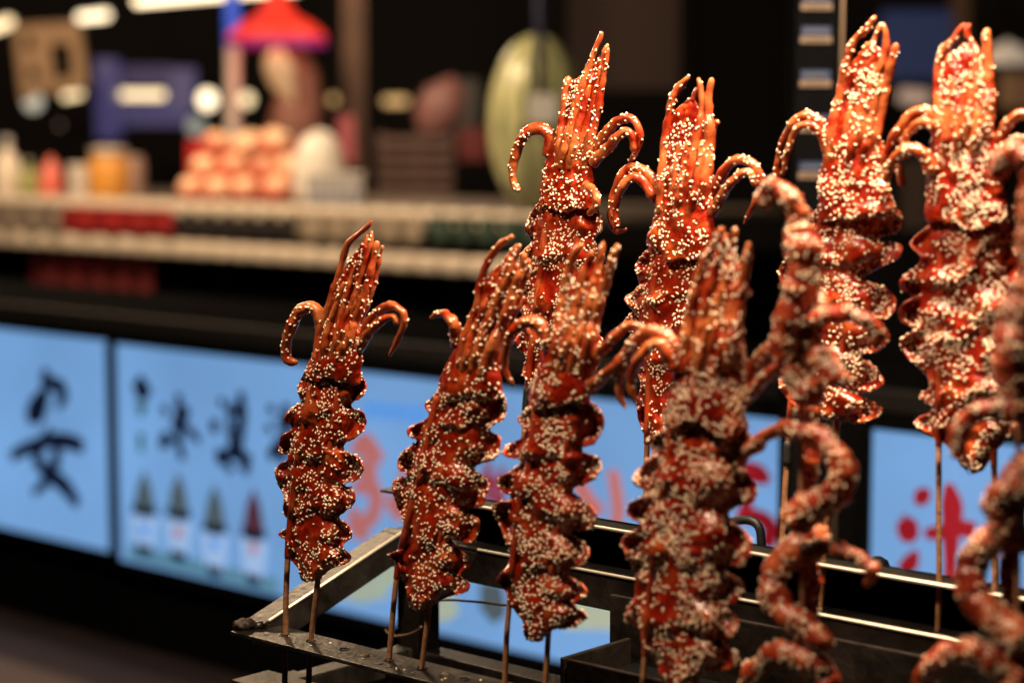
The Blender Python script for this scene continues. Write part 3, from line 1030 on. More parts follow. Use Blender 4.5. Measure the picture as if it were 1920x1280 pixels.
# grease lump and bolt at the front corner
me = bpy.data.meshes.new('grease_lump')
bm = bmesh.new()
bmesh.ops.create_icosphere(bm, subdivisions=3, radius=0.008)
for v in bm.verts:
    v.co *= 1 + 0.35 * noise.noise(v.co * 250)
    v.co.z *= 0.6
bmesh.ops.translate(bm, verts=bm.verts, vec=a0 + D * 0.002 + Z * 0.003 - N * 0.008)
bm.to_mesh(me)
bm.free()
me.polygons.foreach_set('use_smooth', [True] * len(me.polygons))
link('grease_lump', me, M['grease'], rack)
bq = FRONT.at(486, 1183)
V, Fc = lathe([(0.0045, 0), (0.0045, 0.002), (0.003, 0.0045), (0.0005, 0.005)], Vector((bq.x, bq.y, fz + 0.0002)), 12)
link('bolt', mesh('bolt', V, Fc, True), M['steel'], rack)
# holes in the front rail: a raised burr round a dark opening
for hx, hy in ((645, 1221), (870, 1281), (535, 1187), (583, 1203), (729, 1245), (790, 1262)):
    h = FRONT.at(hx, hy)
    c = Vector((h.x, h.y, fz))
    ring = [c + Vector((math.cos(k * math.pi / 9) * 0.0033, math.sin(k * math.pi / 9) * 0.0033, 0.0004)) for k in range(19)]
    V, Fc = sweep(ring, [0.0005] * 19, 6, cap=False)
    hb = link('hole_rim', mesh('hole_rim', V, Fc, True), M['steel'], rack)
    V, Fc = lathe([(0.0032, 0.0), (0.0031, 0.0003)], c, 14)
    hd = link('hole', mesh('hole', V, Fc), M['black'], hb)
    hd.matrix_parent_inverse = Matrix.Identity(4)
# wire ties
wire_m = mat('rusty wire', (0.16, 0.09, 0.05), 0.5, 0.6)
c = catmull([(800, 1128), (840, 1124), (900, 1128), (960, 1134), (1060, 1126), (1160, 1112)], 40)
V, Fc = sweep([REAR.at(q[0], q[1], 0.01) for q in c], [0.0010] * 40, 8)
link('tie_wire', mesh('tie_wire', V, Fc, True), wire_m, rack)
c = catmull([(722, 1180), (735, 1191), (760, 1190), (782, 1182), (790, 1174)], 24)
V, Fc = sweep([REAR.at(q[0], q[1], 0.016) for q in c], [0.0010] * 24, 8)
link('tie_wire', mesh('tie_wire', V, Fc, True), wire_m, rack)

# seeds and dried sauce fallen on the front rail
fall = []
for k in range(30):
    u_, v_ = rng.uniform(0.01, 0.5), rng.uniform(-0.017, 0.013)
    fall.append((a0 + D * u_ + N * v_ + Z * 0.0004, Vector((0, 0, 1))))
V, Fc, base = [], [], 0
for p, n in fall:
    a = rng.uniform(0, 6.28)
    tx, bx_ = Vector((math.cos(a), math.sin(a), 0)), Vector((-math.sin(a), math.cos(a), 0))
    T = np.array([list(tx * 0.0014), list(bx_ * 0.0009), [0, 0, 0.0006]]) * (0.7 if rng.random() < 0.6 else 1.0)
    V.append(SV @ T + np.array(p)[None])
    Fc += [tuple(i + base for i in f) for f in SF]
    base += len(SV)
tag(link('fallen_seeds', mesh('fallen_seeds', np.vstack(V), Fc, True), M['seed'], rack), kind='stuff')
for k, (hx, hy) in enumerate(((538, 1190), (588, 1206), (600, 1208), (732, 1249), (752, 1252), (795, 1264), (690, 1236), (520, 1187), (835, 1274))):
    h = FRONT.at(hx, hy)
    c_ = Vector((h.x, h.y, fz)) + N * random.uniform(-0.012, 0.008)
    me = bpy.data.meshes.new('sauce_drip')
    bm = bmesh.new()
    bmesh.ops.create_icosphere(bm, subdivisions=2, radius=1.0)
    r_ = random.uniform(0.0015, 0.0045)
    for v in bm.verts:
        kk = 1 + 0.5 * noise.noise(v.co * 1.6 + Vector((k * 4, 0, 0)))
        v.co = Vector((v.co.x * r_ * kk, v.co.y * r_ * kk, v.co.z * r_ * 0.28)) + c_
    bm.to_mesh(me)
    bm.free()
    me.polygons.foreach_set('use_smooth', [True] * len(me.polygons))
    link('sauce_drip', me, M['grease'], rack)

# black fuel tray standing between the rails
tp = FRONT.at(958, 1192) + N * 0.062
ty = thing('drip_tray', tp, 'low black metal tray lying inside the rack between front and rear rails', 'tray')
L0 = Vector((tp.x, tp.y, P(958, 1192, 1.40).z))
MB().obox(L0 - Z * 0.045, D * 0.5, N * 0.075, Z * 0.028).build('tray_base', M['black'], ty, bevel=0.001)
MB().obox(L0 - Z * 0.045 - N * 0.002, D * 0.5, N * -0.004, Z * 0.045).build('tray_side', M['steel_dark'], ty, bevel=0.001)
MB().obox(L0 - Z * 0.045 + N * 0.077, D * 0.5, N * 0.004, Z * 0.048).build('tray_side', M['steel_dark'], ty, bevel=0.001)
bq_ = r2 + D * 0.235 - N * 0.020
MB().obox(Vector((bq_.x, bq_.y, L0.z - 0.06)), D * 0.5, N * 0.004, Z * (r2.z - 0.012 - (L0.z - 0.06))).build('tray_back_plate', M['steel_dark'], ty, bevel=0.001)
MB().obox(L0 - Z * 0.045 - D * 0.006 - N * 0.006, D * 0.004, N * 0.087, Z * 0.045).build('tray_end', M['steel_dark'], ty, bevel=0.001)

# black hose hooked behind the rear rail
c = catmull([(1350, 1040), (1352, 1000), (1364, 981), (1402, 974), (1424, 990), (1429, 1040)], 40)
V, Fc = sweep([REAR.at(q[0], q[1], -0.03) for q in c], [8.5 * 1.4 / F] * 40, 12)
o = link('gas_hose', mesh('gas_hose', V, Fc, True), M['rubber'])
tag(o, 'black rubber hose bent in a hook behind the rear rail', 'hose')
me = bpy.data.meshes.new('control_knob')
V, Fc = lathe([(0.009, -0.02), (0.009, 0.0), (0.007, 0.005), (0.003, 0.0075), (0.001, 0.008)], REAR.at(1645, 1064, -0.05), 18)
o = link('control_knob', mesh('control_knob', V, Fc, True), M['rubber'])
tag(o, 'small black round knob behind the rear rail, under the red character sign', 'knob')

# ------------------------------------------------------------------ lamp over the skewers
def pendant(loc, power, label, radius=0.05):
    t = thing('pendant_lamp', loc, label, 'lamp', 'warm lamps hung over the skewer rack')
    V, Fc = sweep([Vector(loc) + Z * 0.10, Vector(loc) + Z * 0.9], [0.004, 0.004], 8)
    link('cord', mesh('cord', V, Fc, True), M['black'], t)
    V, Fc = lathe([(0.13, 0.02), (0.125, 0.022), (0.06, 0.10), (0.03, 0.12), (0.028, 0.118), (0.058, 0.096), (0.122, 0.019)], loc, 32)
    Fc = Fc[:-2]
    link('shade', mesh('shade', V, Fc, True), mat('enamel shade', (0.6, 0.6, 0.58), 0.35), t)
    V, Fc = lathe([(0.004, -0.034), (0.022, -0.024), (0.030, 0.0), (0.024, 0.022), (0.014, 0.05), (0.013, 0.085)], loc, 20)
    b = link('bulb', mesh('bulb', V, Fc, True), mat('warm bulb', (1, 0.8, 0.6), 0.4, emis=(1.0, 0.66, 0.36), es=30), t)
    b.visible_shadow = True
    point_light('lamp_light', Vector(loc) - Z * 0.10, power, (1.0, 0.77, 0.53), radius)
    return t


pendant(Vector((0.24, 1.10, 2.04)), 92, 'warm pendant lamp hanging above the right end of the skewer rack')
pendant(Vector((-0.30, 1.02, 2.12)), 46, 'warm pendant lamp hanging above the left end of the skewer rack')

# ------------------------------------------------------------------ stall opposite: counter with lit signs
SN = -N                                  # out of the sign face, toward the viewer's side


def S(px, py, off=0.0):
    """point on the front of the goods shelves (off = metres behind it)"""
    d = ray(px, py)
    t = ((SHELF.q + N * off * K) - CAM).dot(N) / d.dot(N)
    return CAM + d * t


def G(px, py, off=0.0):
    """point on the face of the lit signs (off = metres behind it)"""
    d = ray(px, py)
    t = ((SIGN.q + N * off) - CAM).dot(N) / d.dot(N)
    return CAM + d * t


cream = mat('cream enamel trim', (0.78, 0.68, 0.56), 0.35, nscale=8, color2=(0.60, 0.50, 0.40))
panelm = M['black_gloss']
z_up = S(500, 388).z          # upper shelf
z_lo = S(500, 466).z          # lower shelf
z_st = G(500, 676).z          # sign top
z_sb = G(500, 1112).z         # sign bottom
sl = S(-500, 800)
sr = S(2300, 800)
cl = (sr - sl).length
ce = (S(1075, 800) - sl).length      # the shelves end here
stall = thing('food_stall', Vector((sl.x, sl.y, 0)), 'dark food stall opposite with two cream edged goods shelves', 'stall')


def sbox(off0, off1, z0, z1, name, m, parent, s0=0.0, s1=None, bevel=0.0):
    s1 = cl if s1 is None else s1
    b = Vector((sl.x, sl.y, z0)) + D * s0 + N * off0 * K
    return MB().obox(b, D * (s1 - s0), N * (off1 - off0) * K, Z * (z1 - z0)).build(name, m, parent, bevel=bevel)


gl, gr = G(-500, 800), G(2300, 800)
cart = thing('sign_cart', Vector((gl.x, gl.y, 0)), 'black cart front carrying the row of lit signs', 'cart')


def gbox(off0, off1, z0, z1, name, m, bevel=0.0):
    b_ = Vector((gl.x, gl.y, z0)) + N * off0
    return MB().obox(b_, D * (gr - gl).length, N * (off1 - off0), Z * (z1 - z0)).build(name, m, cart, bevel=bevel)


gbox(0.04, 0.5, 0.0, z_st + 0.035, 'base_cabinet', M['black'])
gbox(0.018, 0.038, z_st + 0.022, z_st + 0.05, 'front_moulding', mat('brown strip', (0.008, 0.005, 0.004), 0.9), bevel=0.004)
gbox(0.012, 0.035, 0.0, 0.10, 'kick_board', M['black'])
sbox(0.14, 0.9, 0.0, S(500, 560).z, 'stall_cabinet', M['black'], stall, 0.0, ce)
sbox(0.0, 0.85, z_lo - 0.02 * K, z_lo, 'lower_shelf', panelm, stall, 0.0, ce)
sbox(0.0, 0.85, z_up - 0.018 * K, z_up, 'upper_shelf', mat('dull shelf board', (0.16, 0.125, 0.10), 0.6), stall, 0.0, ce)
sbox(0.84, 0.87, S(500, 560).z, z_lo - 0.02 * K, 'rear_board', M['black'], stall, 0.0, ce)
i = 0
while i * 0.9 < ce:
    sbox(0.10, 0.13, S(500, 560).z, z_lo - 0.02 * K, 'shelf_post', M['black'], stall, i * 0.9, i * 0.9 + 0.02)
    sbox(0.40, 0.43, z_lo, z_up - 0.018 * K, 'shelf_post', M['black'], stall, i * 0.9, i * 0.9 + 0.02)
    i += 1
# scalloped edge trims: one rounded bead after another
bm_me = {}


def bead_mesh(h):
    me = bpy.data.meshes.new('trim_bead')
    bm = bmesh.new()
    bmesh.ops.create_uvsphere(bm, u_segments=12, v_segments=8, radius=1.0)
    for v in bm.verts:
        for k in range(3):
            v.co[k] = math.copysign(abs(v.co[k]) ** 0.45, v.co[k])
        v.co = Vector((v.co.x * 0.0405 * K, v.co.y * 0.016 * K, v.co.z * h * K))
    bm.to_mesh(me)
    bm.free()
    me.polygons.foreach_set('use_smooth', [True] * len(me.polygons))
    me.materials.append(cream)
    return me


bead = bead_mesh(0.022)
ang = math.atan2(D.y, D.x)
for zz in (z_up - 0.012 * K, z_lo - 0.012 * K):
    s = 0.05
    while s < ce:
        o = bpy.data.objects.new('trim_bead', bead)
        COL.objects.link(o)
        o.parent = stall
        o.matrix_parent_inverse = Matrix.Translation(stall.location).inverted()
        o.location = Vector((sl.x, sl.y, zz)) + D * s - N * 0.010 * K
        o.rotation_euler = (0, 0, ang)
        s += 0.083 * K

zb_ = G(0, 1142).z
bench = thing('low_bench', Vector((gl.x, gl.y, 0)), 'brown bench top below the lit signs, bottom left corner', 'bench')
bn = mat('worn brown bench', (0.060, 0.032, 0.024), 0.8, nscale=4.0, color2=(0.034, 0.018, 0.014), bump=0.3, bscale=40)
b0_ = Vector((gl.x, gl.y, zb_ - 0.03)) - N * 1.3
MB().obox(b0_, D * 2.6, N * 1.308, Z * 0.03).build('bench_top', bn, bench, bevel=0.004)
for u_, v_ in ((0.1, 0.08), (2.4, 0.08), (0.1, 1.2), (2.4, 1.2)):
    MB().obox(Vector((b0_.x, b0_.y, 0)) + D * u_ + N * v_, D * 0.05, N * 0.05, Z * (zb_ - 0.031)).build('leg', bn, bench)

# goods and cloths between and under the shelf edges
def cloth(name, x0, x1, ytop, ybot, off, col, label, cat, rough=0.8, folds=14):
    n = 60
    V, Fc = [], []
    for i_ in range(n + 1):
        f = i_ / n
        x = x0 + (x1 - x0) * f
        for y in (ytop, (ytop + ybot) / 2, ybot):
            k = 0.012 * math.sin(f * folds * 2 * math.pi) * ((y - ytop) / (ybot - ytop) + 0.15)
            V.append(S(x, y + (x - x0) * 0.035, off + k))
    m_ = len(V)
    V += [v + N * 0.004 for v in V[:m_]]
    for i_ in range(n):
        for j in range(2):
            a = i_ * 3 + j
            Fc.append((a, a + 1, a + 4, a + 3))
            Fc.append((m_ + a, m_ + a + 3, m_ + a + 4, m_ + a + 1))
    o_ = link(name, mesh(name, V, Fc, True), mat(name, col, rough, nscale=5, namp=0.3))
    return tag(o_, label, cat)


cloth('red_cloth', 118, 322, 385, 430, -0.030, (0.30, 0.003, 0.004), 'red cloth hanging from the upper stall shelf beneath the condiments', 'cloth', folds=4)
cloth('red_cloth', 60, 284, 474, 545, 0.03, (0.14, 0.002, 0.003), 'red cloth with shade painted into its colour, below the lower stall shelf at left', 'cloth', folds=5)  # darker copy of the red, shelf shade put into the colour
cloth('printed_cloth', -60, 112, 376, 428, -0.030, (0.22, 0.175, 0.14), 'grey beige cloth hanging from the upper shelf at the left edge', 'cloth', folds=4)
cloth('cream_cloth', 556, 792, 398, 445, -0.030, (0.34, 0.27, 0.20), 'cream cloth hanging under the upper shelf, above the slim left squid', 'cloth', folds=5)
cloth('green_cloth', 800, 1010, 404, 450, -0.030, (0.03, 0.065, 0.045), 'dark green cloth hanging under the shelf beside the cream cloth', 'cloth', folds=5)
cloth('black_cloth', 330, 548, 394, 436, -0.025, (0.014, 0.010, 0.010), 'black cloth hanging under the upper shelf between red and cream cloths', 'cloth', folds=6)

# --- lit signs
SIGNBLUE = (0.175, 0.37, 0.70)
sign_m = mat('backlit blue white acrylic', (0.02, 0.03, 0.05), 0.6, emis=SIGNBLUE, es=0.95)
t = sign_m.node_tree                       # uneven tubes behind the acrylic
tn = t.nodes.new('ShaderNodeTexNoise')
tn.inputs['Scale'].default_value = 3.2
tn.inputs['Detail'].default_value = 2
tt = t.nodes.new('ShaderNodeTexCoord')
t.links.new(tt.outputs['Object'], tn.inputs['Vector'])
tm_ = t.nodes.new('ShaderNodeMapRange')
tm_.inputs[1].default_value = 0.3
tm_.inputs[2].default_value = 0.7
tm_.inputs[3].default_value = 0.80
tm_.inputs[4].default_value = 1.04
t.links.new(tn.outputs[0], tm_.inputs[0])
t.links.new(tm_.outputs[0], t.nodes['Principled BSDF'].inputs['Emission Strength'])
ink = mat('navy brush ink', (0.004, 0.005, 0.016), 0.5, emis=(0.004, 0.006, 0.022), es=1.0)
redm = mat('backlit red print', (0.25, 0.01, 0.02), 0.5, emis=(0.20, 0.004, 0.012), es=0.8)
redl = mat('backlit pale red print', (0.4, 0.12, 0.1), 0.5, emis=(0.40, 0.15, 0.16), es=0.75)
ink.node_tree.nodes['Principled BSDF'].inputs['Specular IOR Level'].default_value = 0.1
bluep = mat('backlit mid blue print', (0.1, 0.3, 0.6), 0.5, emis=(0.05, 0.24, 0.72), es=0.8)
greenp = mat('backlit green print', (0.03, 0.12, 0.08), 0.5, emis=(0.02, 0.11, 0.09), es=0.7)
greyp = mat('dark grey print', (0.03, 0.03, 0.03), 0.6, emis=(0.060, 0.090, 0.105), es=1)
whitep = mat('backlit white print', (0.5, 0.5, 0.6), 0.5, emis=(0.215, 0.42, 0.73), es=0.9)
yellp = mat('backlit yellow green print', (0.5, 0.5, 0.2), 0.5, emis=(0.24, 0.36, 0.36), es=0.8)
maroon = mat('dark maroon print', (0.06, 0.02, 0.025), 0.5, emis=(0.06, 0.02, 0.035), es=1)


def lightbox(x0, x1, ytl, ytr, ybl, ybr, label):
    """upright lit panel between two picture x positions"""
    a, b = G(x0, 800), G(x1, 800)
    t = thing('lightbox_sign', Vector((a.x, a.y, z_sb)), label, 'sign', 'lit signs along the stall front')
    zb, zt = (G(x0, ybl).z + G(x1, ybr).z) / 2, (G(x0, ytl).z + G(x1, ytr).z) / 2
    a.z = b.z = zb
    MB().obox(a, b - a, N * 0.036, Z * (zt - zb)).build('lit_panel', sign_m, t)
    dv = (b - a).normalized()
    fr = MB()
    for (o_, al, up) in ((a - dv * 0.018 - Z * 0.02, (b - a) + dv * 0.036, Z * 0.019), (Vector((a.x, a.y, zt + 0.001)) - dv * 0.018, (b - a) + dv * 0.036, Z * 0.019),
                         (a - dv * 0.018, dv * 0.017, Z * (zt - zb)), (b + dv * 0.001, dv * 0.017, Z * (zt - zb))):
        fr.obox(o_ - N * 0.006, al, N * 0.036, up)
    fr.build('sign_frame', M['black'], t, bevel=0.003)
    return t


def stroke_mesh(strokes, lift, wk=2.1):
    """brush strokes: each a list of (x, y, width) in picture coordinates on the sign face"""
    V, Fc = [], []
    for st in strokes:
        c_ = catmull(st, 26)
        P3 = [G(q[0], q[1], -lift) for q in c_]
        b = len(V)
        for i_ in range(26):
            t_ = (P3[min(i_ + 1, 25)] - P3[max(i_ - 1, 0)]).normalized()
            n_ = t_.cross(N).normalized()
            hw = 0.5 * wk * c_[i_, 2] * P3[i_].y / F * (1 + 0.12 * noise.noise(P3[i_] * 40))
            V.append(P3[i_] + n_ * hw)
            V.append(P3[i_] - n_ * hw)
        for i_ in range(25):
            k = b + i_ * 2
            Fc.append((k, k + 1, k + 3, k + 2))
        m_ = len(V)
        # back side for a film of real thickness
        for i_ in range(52):
            V.append(V[b + i_] + N * 0.0012)
        for i_ in range(25):
            k = m_ + i_ * 2
            Fc.append((k, k + 2, k + 3, k + 1))
        lift += 0.0007
    return V, Fc


def glyph(parent, name, strokes, m, lift=0.004):
    V, Fc = stroke_mesh(strokes, lift)
    return link(name, mesh(name, V, Fc), m, parent)


def poly(parent, name, pts, m, lift=0.003):
    f = [G(x, y, -lift) for x, y in pts]
    b = [p + N * 0.001 for p in f]
    n = len(pts)
    Fc = [tuple(range(n)), tuple(reversed(range(n, 2 * n)))]
    Fc += [(i_, n + i_, n + (i_ + 1) % n, (i_ + 1) % n) for i_ in range(n)]
    return link(name, mesh(name, f + b, Fc), m, parent)


sA = lightbox(-420, 204, 568, 641, 890, 1034, 'lit blue white sign with one large black brush character, far left')
sB = lightbox(221, 1490, 648, 787, 1044, 1345, 'long lit blue white sign with brush characters and ice cream cups, mid counter')
sC = lightbox(1637, 2250, 806, 874, 1160, 1500, 'lit blue white sign with a dark red character, right of the dark gap')

# the large character (an)
glyph(sA, 'character', [[(82, 690, 8), (86, 712, 16), (80, 726, 9)], [(62, 795, 6), (56, 775, 13), (70, 752, 15), (84, 735, 10)], [(84, 722, 10), (108, 722, 14), (118, 740, 14), (108, 766, 6)], [(88, 735, 8), (76, 775, 12), (62, 790, 6)],
                        [(20, 856, 10), (50, 840, 12), (92, 826, 13), (130, 828, 15), (156, 838, 13)], [(92, 800, 5), (76, 836, 11), (68, 862, 13), (94, 890, 15), (122, 912, 17), (146, 946, 12)], [(106, 832, 10), (104, 866, 14), (90, 896, 12), (62, 926, 7)]], ink)
# ice cream characters
glyph(sB, 'character', [[(302, 760, 5), (314, 776, 9)], [(300, 838, 6), (310, 824, 16), (318, 816, 6)], [(334, 738, 8), (336, 790, 12), (336, 830, 9), (342, 862, 9)], [(352, 766, 10), (334, 790, 14), (322, 800, 6)], [(344, 796, 6), (360, 812, 9), (374, 828, 6)], [(336, 800, 6), (326, 830, 7)]], ink)
glyph(sB, 'character', [[(410, 748, 5), (420, 758, 9)], [(394, 796, 9), (404, 800, 15), (408, 802, 6)], [(406, 842, 6), (416, 858, 16), (430, 852, 6)], [(432, 752, 5), (430, 800, 8), (436, 848, 9)], [(452, 734, 10), (452, 790, 13), (446, 850, 11)], [(424, 768, 6), (462, 770, 15)], [(432, 804, 5), (454, 806, 6)], [(420, 850, 9), (446, 852, 12), (470, 862, 9)], [(434, 872, 10), (428, 886, 6)], [(452, 868, 8), (466, 884, 12)]], ink)
glyph(sB, 'character', [[(502, 762, 6), (514, 772, 9)], [(498, 800, 6), (510, 806, 9)], [(504, 858, 9), (516, 842, 12), (528, 820, 7)], [(536, 756, 9), (534, 810, 12), (530, 870, 9)], [(518, 790, 6), (556, 792, 11)], [(566, 760, 9), (566, 820, 11), (566, 872, 8)], [(552, 800, 6), (590, 802, 9)]], ink)
# leaf ornament at the panel's left end
poly(sB, 'leaf_print', [(248, 722), (262, 700), (272, 712), (284, 734), (272, 752), (258, 748)], ink)
poly(sB, 'leaf_print', [(254, 752), (276, 756), (268, 780), (262, 782)], greenp)
poly(sB, 'leaf_print', [(258, 810), (270, 812), (268, 850), (260, 846)], greenp)
# four cups with dark swirls
for k, (cx, ty_, col) in enumerate(((270, 886, greyp), (334, 890, greyp), (402, 912, greyp), (475, 920, maroon))):
    g_ = ty_
    sh = 1 + k * 0.05
    poly(sB, 'cup_print', [(cx - 25, g_ + 76 * sh), (cx + 25, g_ + 84 * sh), (cx + 17, g_ + 146 * sh), (cx - 17, g_ + 138 * sh)], whitep, 0.003)
    poly(sB, 'swirl_print', [(cx, g_ - 6), (cx + 12, g_ + 26), (cx + 20, g_ + 68 * sh), (cx, g_ + 74 * sh), (cx - 20, g_ + 64 * sh), (cx - 12, g_ + 24)], col, 0.0045)
    glyph(sB, 'cup_rim_print', [[(cx - 22, g_ + 66 * sh, 7), (cx, g_ + 74 * sh, 8), (cx + 22, g_ + 72 * sh, 7)]], ink, 0.006)
    glyph(sB, 'cup_base_print', [[(cx - 14, g_ + 138 * sh, 7), (cx, g_ + 145 * sh, 9), (cx + 14, g_ + 146 * sh, 7)]], ink, 0.006)
    poly(sB, 'cup_mark_print', [(cx - 7, g_ + 98), (cx + 7, g_ + 100), (cx + 6, g_ + 118), (cx - 6, g_ + 116)], redl if k % 2 else bluep, 0.0055)
poly(sB, 'ground_print', [(240, 1020), (520, 1084), (520, 1112), (240, 1046)], mat('backlit teal print', (0.1, 0.25, 0.3), 0.5, emis=(0.07, 0.19, 0.30), es=0.9), 0.002)
# blue small print, red and yellow pieces seen between the skewers
for k in range(6):
    x = 690 + k * 20
    glyph(sB, 'small_print', [[(x, 752 + k * 2, 6), (x + 2, 782 + k * 2, 7)], [(x - 6, 758 + k * 2, 5), (x + 9, 760 + k * 2, 5)], [(x - 6, 776 + k * 2, 5), (x + 9, 777 + k * 2, 5)]], bluep, 0.003)
glyph(sB, 'character', [[(660, 850, 10), (684, 832, 20), (716, 862, 12)], [(668, 880, 14), (706, 884, 16)], [(690, 838, 14), (684, 920, 16)], [(660, 912, 10), (704, 920, 18), (696, 970, 16), (668, 978, 12)], [(664, 950, 12), (664, 990, 14), (690, 1002, 14)]], redl)
glyph(sB, 'character', [[(728, 930, 14), (744, 954, 22), (736, 968, 10)], [(754, 880, 10), (766, 960, 14)]], redl)
glyph(sB, 'character', [[(914, 866, 7), (918, 940, 12)], [(900, 900, 8), (960, 908, 9)], [(942, 876, 6), (936, 950, 12)]], redm)
glyph(sB, 'character', [[(1040, 880, 8), (1046, 960, 12)], [(1080, 900, 14), (1104, 940, 18), (1130, 958, 10)], [(1148, 880, 12), (1158, 960, 14), (1140, 1010, 8)]], redl)
glyph(sB, 'character', [[(1370, 910, 10), (1396, 884, 18), (1424, 890, 18), (1442, 902, 8)], [(1396, 900, 14), (1400, 980, 14)], [(1380, 966, 12), (1420, 968, 14), (1444, 990, 18), (1436, 1026, 14)]], redm)
poly(sB, 'fruit_print', [(600, 1080), (660, 1062), (716, 1080), (724, 1120), (680, 1130), (620, 1118)], yellp)
poly(sB, 'fruit_print', [(700, 1010), (750, 1020), (752, 1090), (716, 1110)], yellp)
poly(sB, 'fruit_print', [(810, 1100), (850, 1110), (860, 1150), (830, 1168), (806, 1150)], yellp)
poly(sB, 'fruit_print', [(900, 1090), (940, 1096), (950, 1150), (926, 1170), (900, 1140)], greyp, 0.0035)
poly(sB, 'fruit_print', [(1040, 1130), (1120, 1120), (1180, 1140), (1150, 1180), (1060, 1180)], yellp)
# red character (juice)
glyph(sC, 'character', [[(1716, 922, 9), (1728, 932, 22), (1736, 944, 8)], [(1682, 982, 8), (1700, 990, 26), (1716, 976, 8)], [(1690, 1072, 12), (1708, 1052, 16), (1718, 1032, 5)], [(1734, 1000, 10), (1760, 998, 14), (1800, 990, 15), (1828, 996, 16)], [(1778, 906, 8), (1784, 950, 22), (1782, 1020, 16), (1782, 1110, 13)]], redm)

# ------------------------------------------------------------------ things standing on the stall
def ztop(x, d):
    return z_up


def onshelf(px, d):
    """point of the upper shelf top under picture x at distance d"""
    p = P(px, 380, d)
    return Vector((p.x, p.y, z_up + 0.001))


def dof_x(px):
    """distance of the shelf front under picture x"""
    return (S(px, 390) - CAM).dot(FWD)


def px2m(d):
    return d / F


# watermelon
def ellip(name, cen, rx, ry, rz, m, n=32, lump=0.0, sd=0.0, parent=None, power=1.0):
    me = bpy.data.meshes.new(name)
    bm = bmesh.new()
    bmesh.ops.create_uvsphere(bm, u_segments=n, v_segments=n // 2 + 4, radius=1.0)
    for v in bm.verts:
        k = 1 + lump * noise.noise(v.co * 2.2 + Vector((sd, 0, 0)))
        v.co = Vector((v.co.x * rx, v.co.y * ry, v.co.z * rz)) * k
    bm.to_mesh(me)
    bm.free()
    me.polygons.foreach_set('use_smooth', [True] * len(me.polygons))
    o_ = link(name, me, m)
    o_.location = cen
    if parent:
        o_.parent = parent
        o_.matrix_parent_inverse = Matrix.Translation(parent.location).inverted()
    return o_


wm = bpy.data.materials.new('pale striped melon rind')
wm.use_nodes = True
t = wm.node_tree
b = t.nodes['Principled BSDF']
tc = t.nodes.new('ShaderNodeTexCoord')
sx = t.nodes.new('ShaderNodeSeparateXYZ')
t.links.new(tc.outputs['Object'], sx.inputs[0])
at = t.nodes.new('ShaderNodeMath')
at.operation = 'ARCTAN2'
t.links.new(sx.outputs[1], at.inputs[0])
t.links.new(sx.outputs[0], at.inputs[1])
nz = t.nodes.new('ShaderNodeTexNoise')
nz.inputs['Scale'].default_value = 22
t.links.new(tc.outputs['Object'], nz.inputs['Vector'])
ma = t.nodes.new('ShaderNodeMath')
ma.operation = 'MULTIPLY_ADD'
ma.inputs[1].default_value = 0.5
t.links.new(nz.outputs[0], ma.inputs[0])
t.links.new(at.outputs[0], ma.inputs[2])
mm_ = t.nodes.new('ShaderNodeMath')
mm_.operation = 'MULTIPLY'
mm_.inputs[1].default_value = 11
t.links.new(ma.outputs[0], mm_.inputs[0])
sn = t.nodes.new('ShaderNodeMath')
sn.operation = 'SINE'
t.links.new(mm_.outputs[0], sn.inputs[0])
rp = t.nodes.new('ShaderNodeValToRGB')
rp.color_ramp.elements[0].position = 0.55
rp.color_ramp.elements[0].color = (0.44, 0.44, 0.23, 1)
rp.color_ramp.elements[1].position = 0.95
rp.color_ramp.elements[1].color = (0.07, 0.10, 0.04, 1)
t.links.new(sn.outputs[0], rp.inputs[0])
t.links.new(rp.outputs[0], b.inputs['Base Color'])
b.inputs['Roughness'].default_value = 0.3

dm = dof_x(1003) + 0.22 * K
cen = P(1007, 232, dm)
hz = cen.z - z_up - 0.001
mel = thing('watermelon', Vector((cen.x, cen.y, z_up)), 'large pale green striped watermelon standing upright on the stall shelf', 'watermelon')
ellip('rind', cen, 92 * px2m(dm), 92 * px2m(dm), hz, wm, 40, 0.02, 1, mel)
V, Fc = sweep([cen + Z * (hz - 0.004), cen + Z * (hz + 0.008) + Vector((0.006, 0, 0)), cen + Z * (hz + 0.016) + Vector((0.015, 0, 0))], [0.004, 0.003, 0.0025], 8)
link('stem', mesh('stem', V, Fc, True), mat('dry stem', (0.12, 0.09, 0.04), 0.7), mel)

# hanging tag in front of the melon
dt = dm - 0.30
tg = thing('hanging_tag', P(1017, 235, dt), 'small white tag hanging on a dark cord before the watermelon', 'tag')
MB().pbox(990, 178, 1044, 232, dt, 0.006).build('tag_card', mat('white card', (0.75, 0.72, 0.68), 0.6), tg, bevel=0.002)
V, Fc = sweep([P(1012, 182, dt) + Vector((0, 0.003, 0)), P(1012, -260, dt) + Vector((0, 0.003, 0))], [9 * px2m(dt)] * 2, 10)
link('cord', mesh('cord', V, Fc, True), mat('navy strap', (0.012, 0.016, 0.06), 0.6), tg)

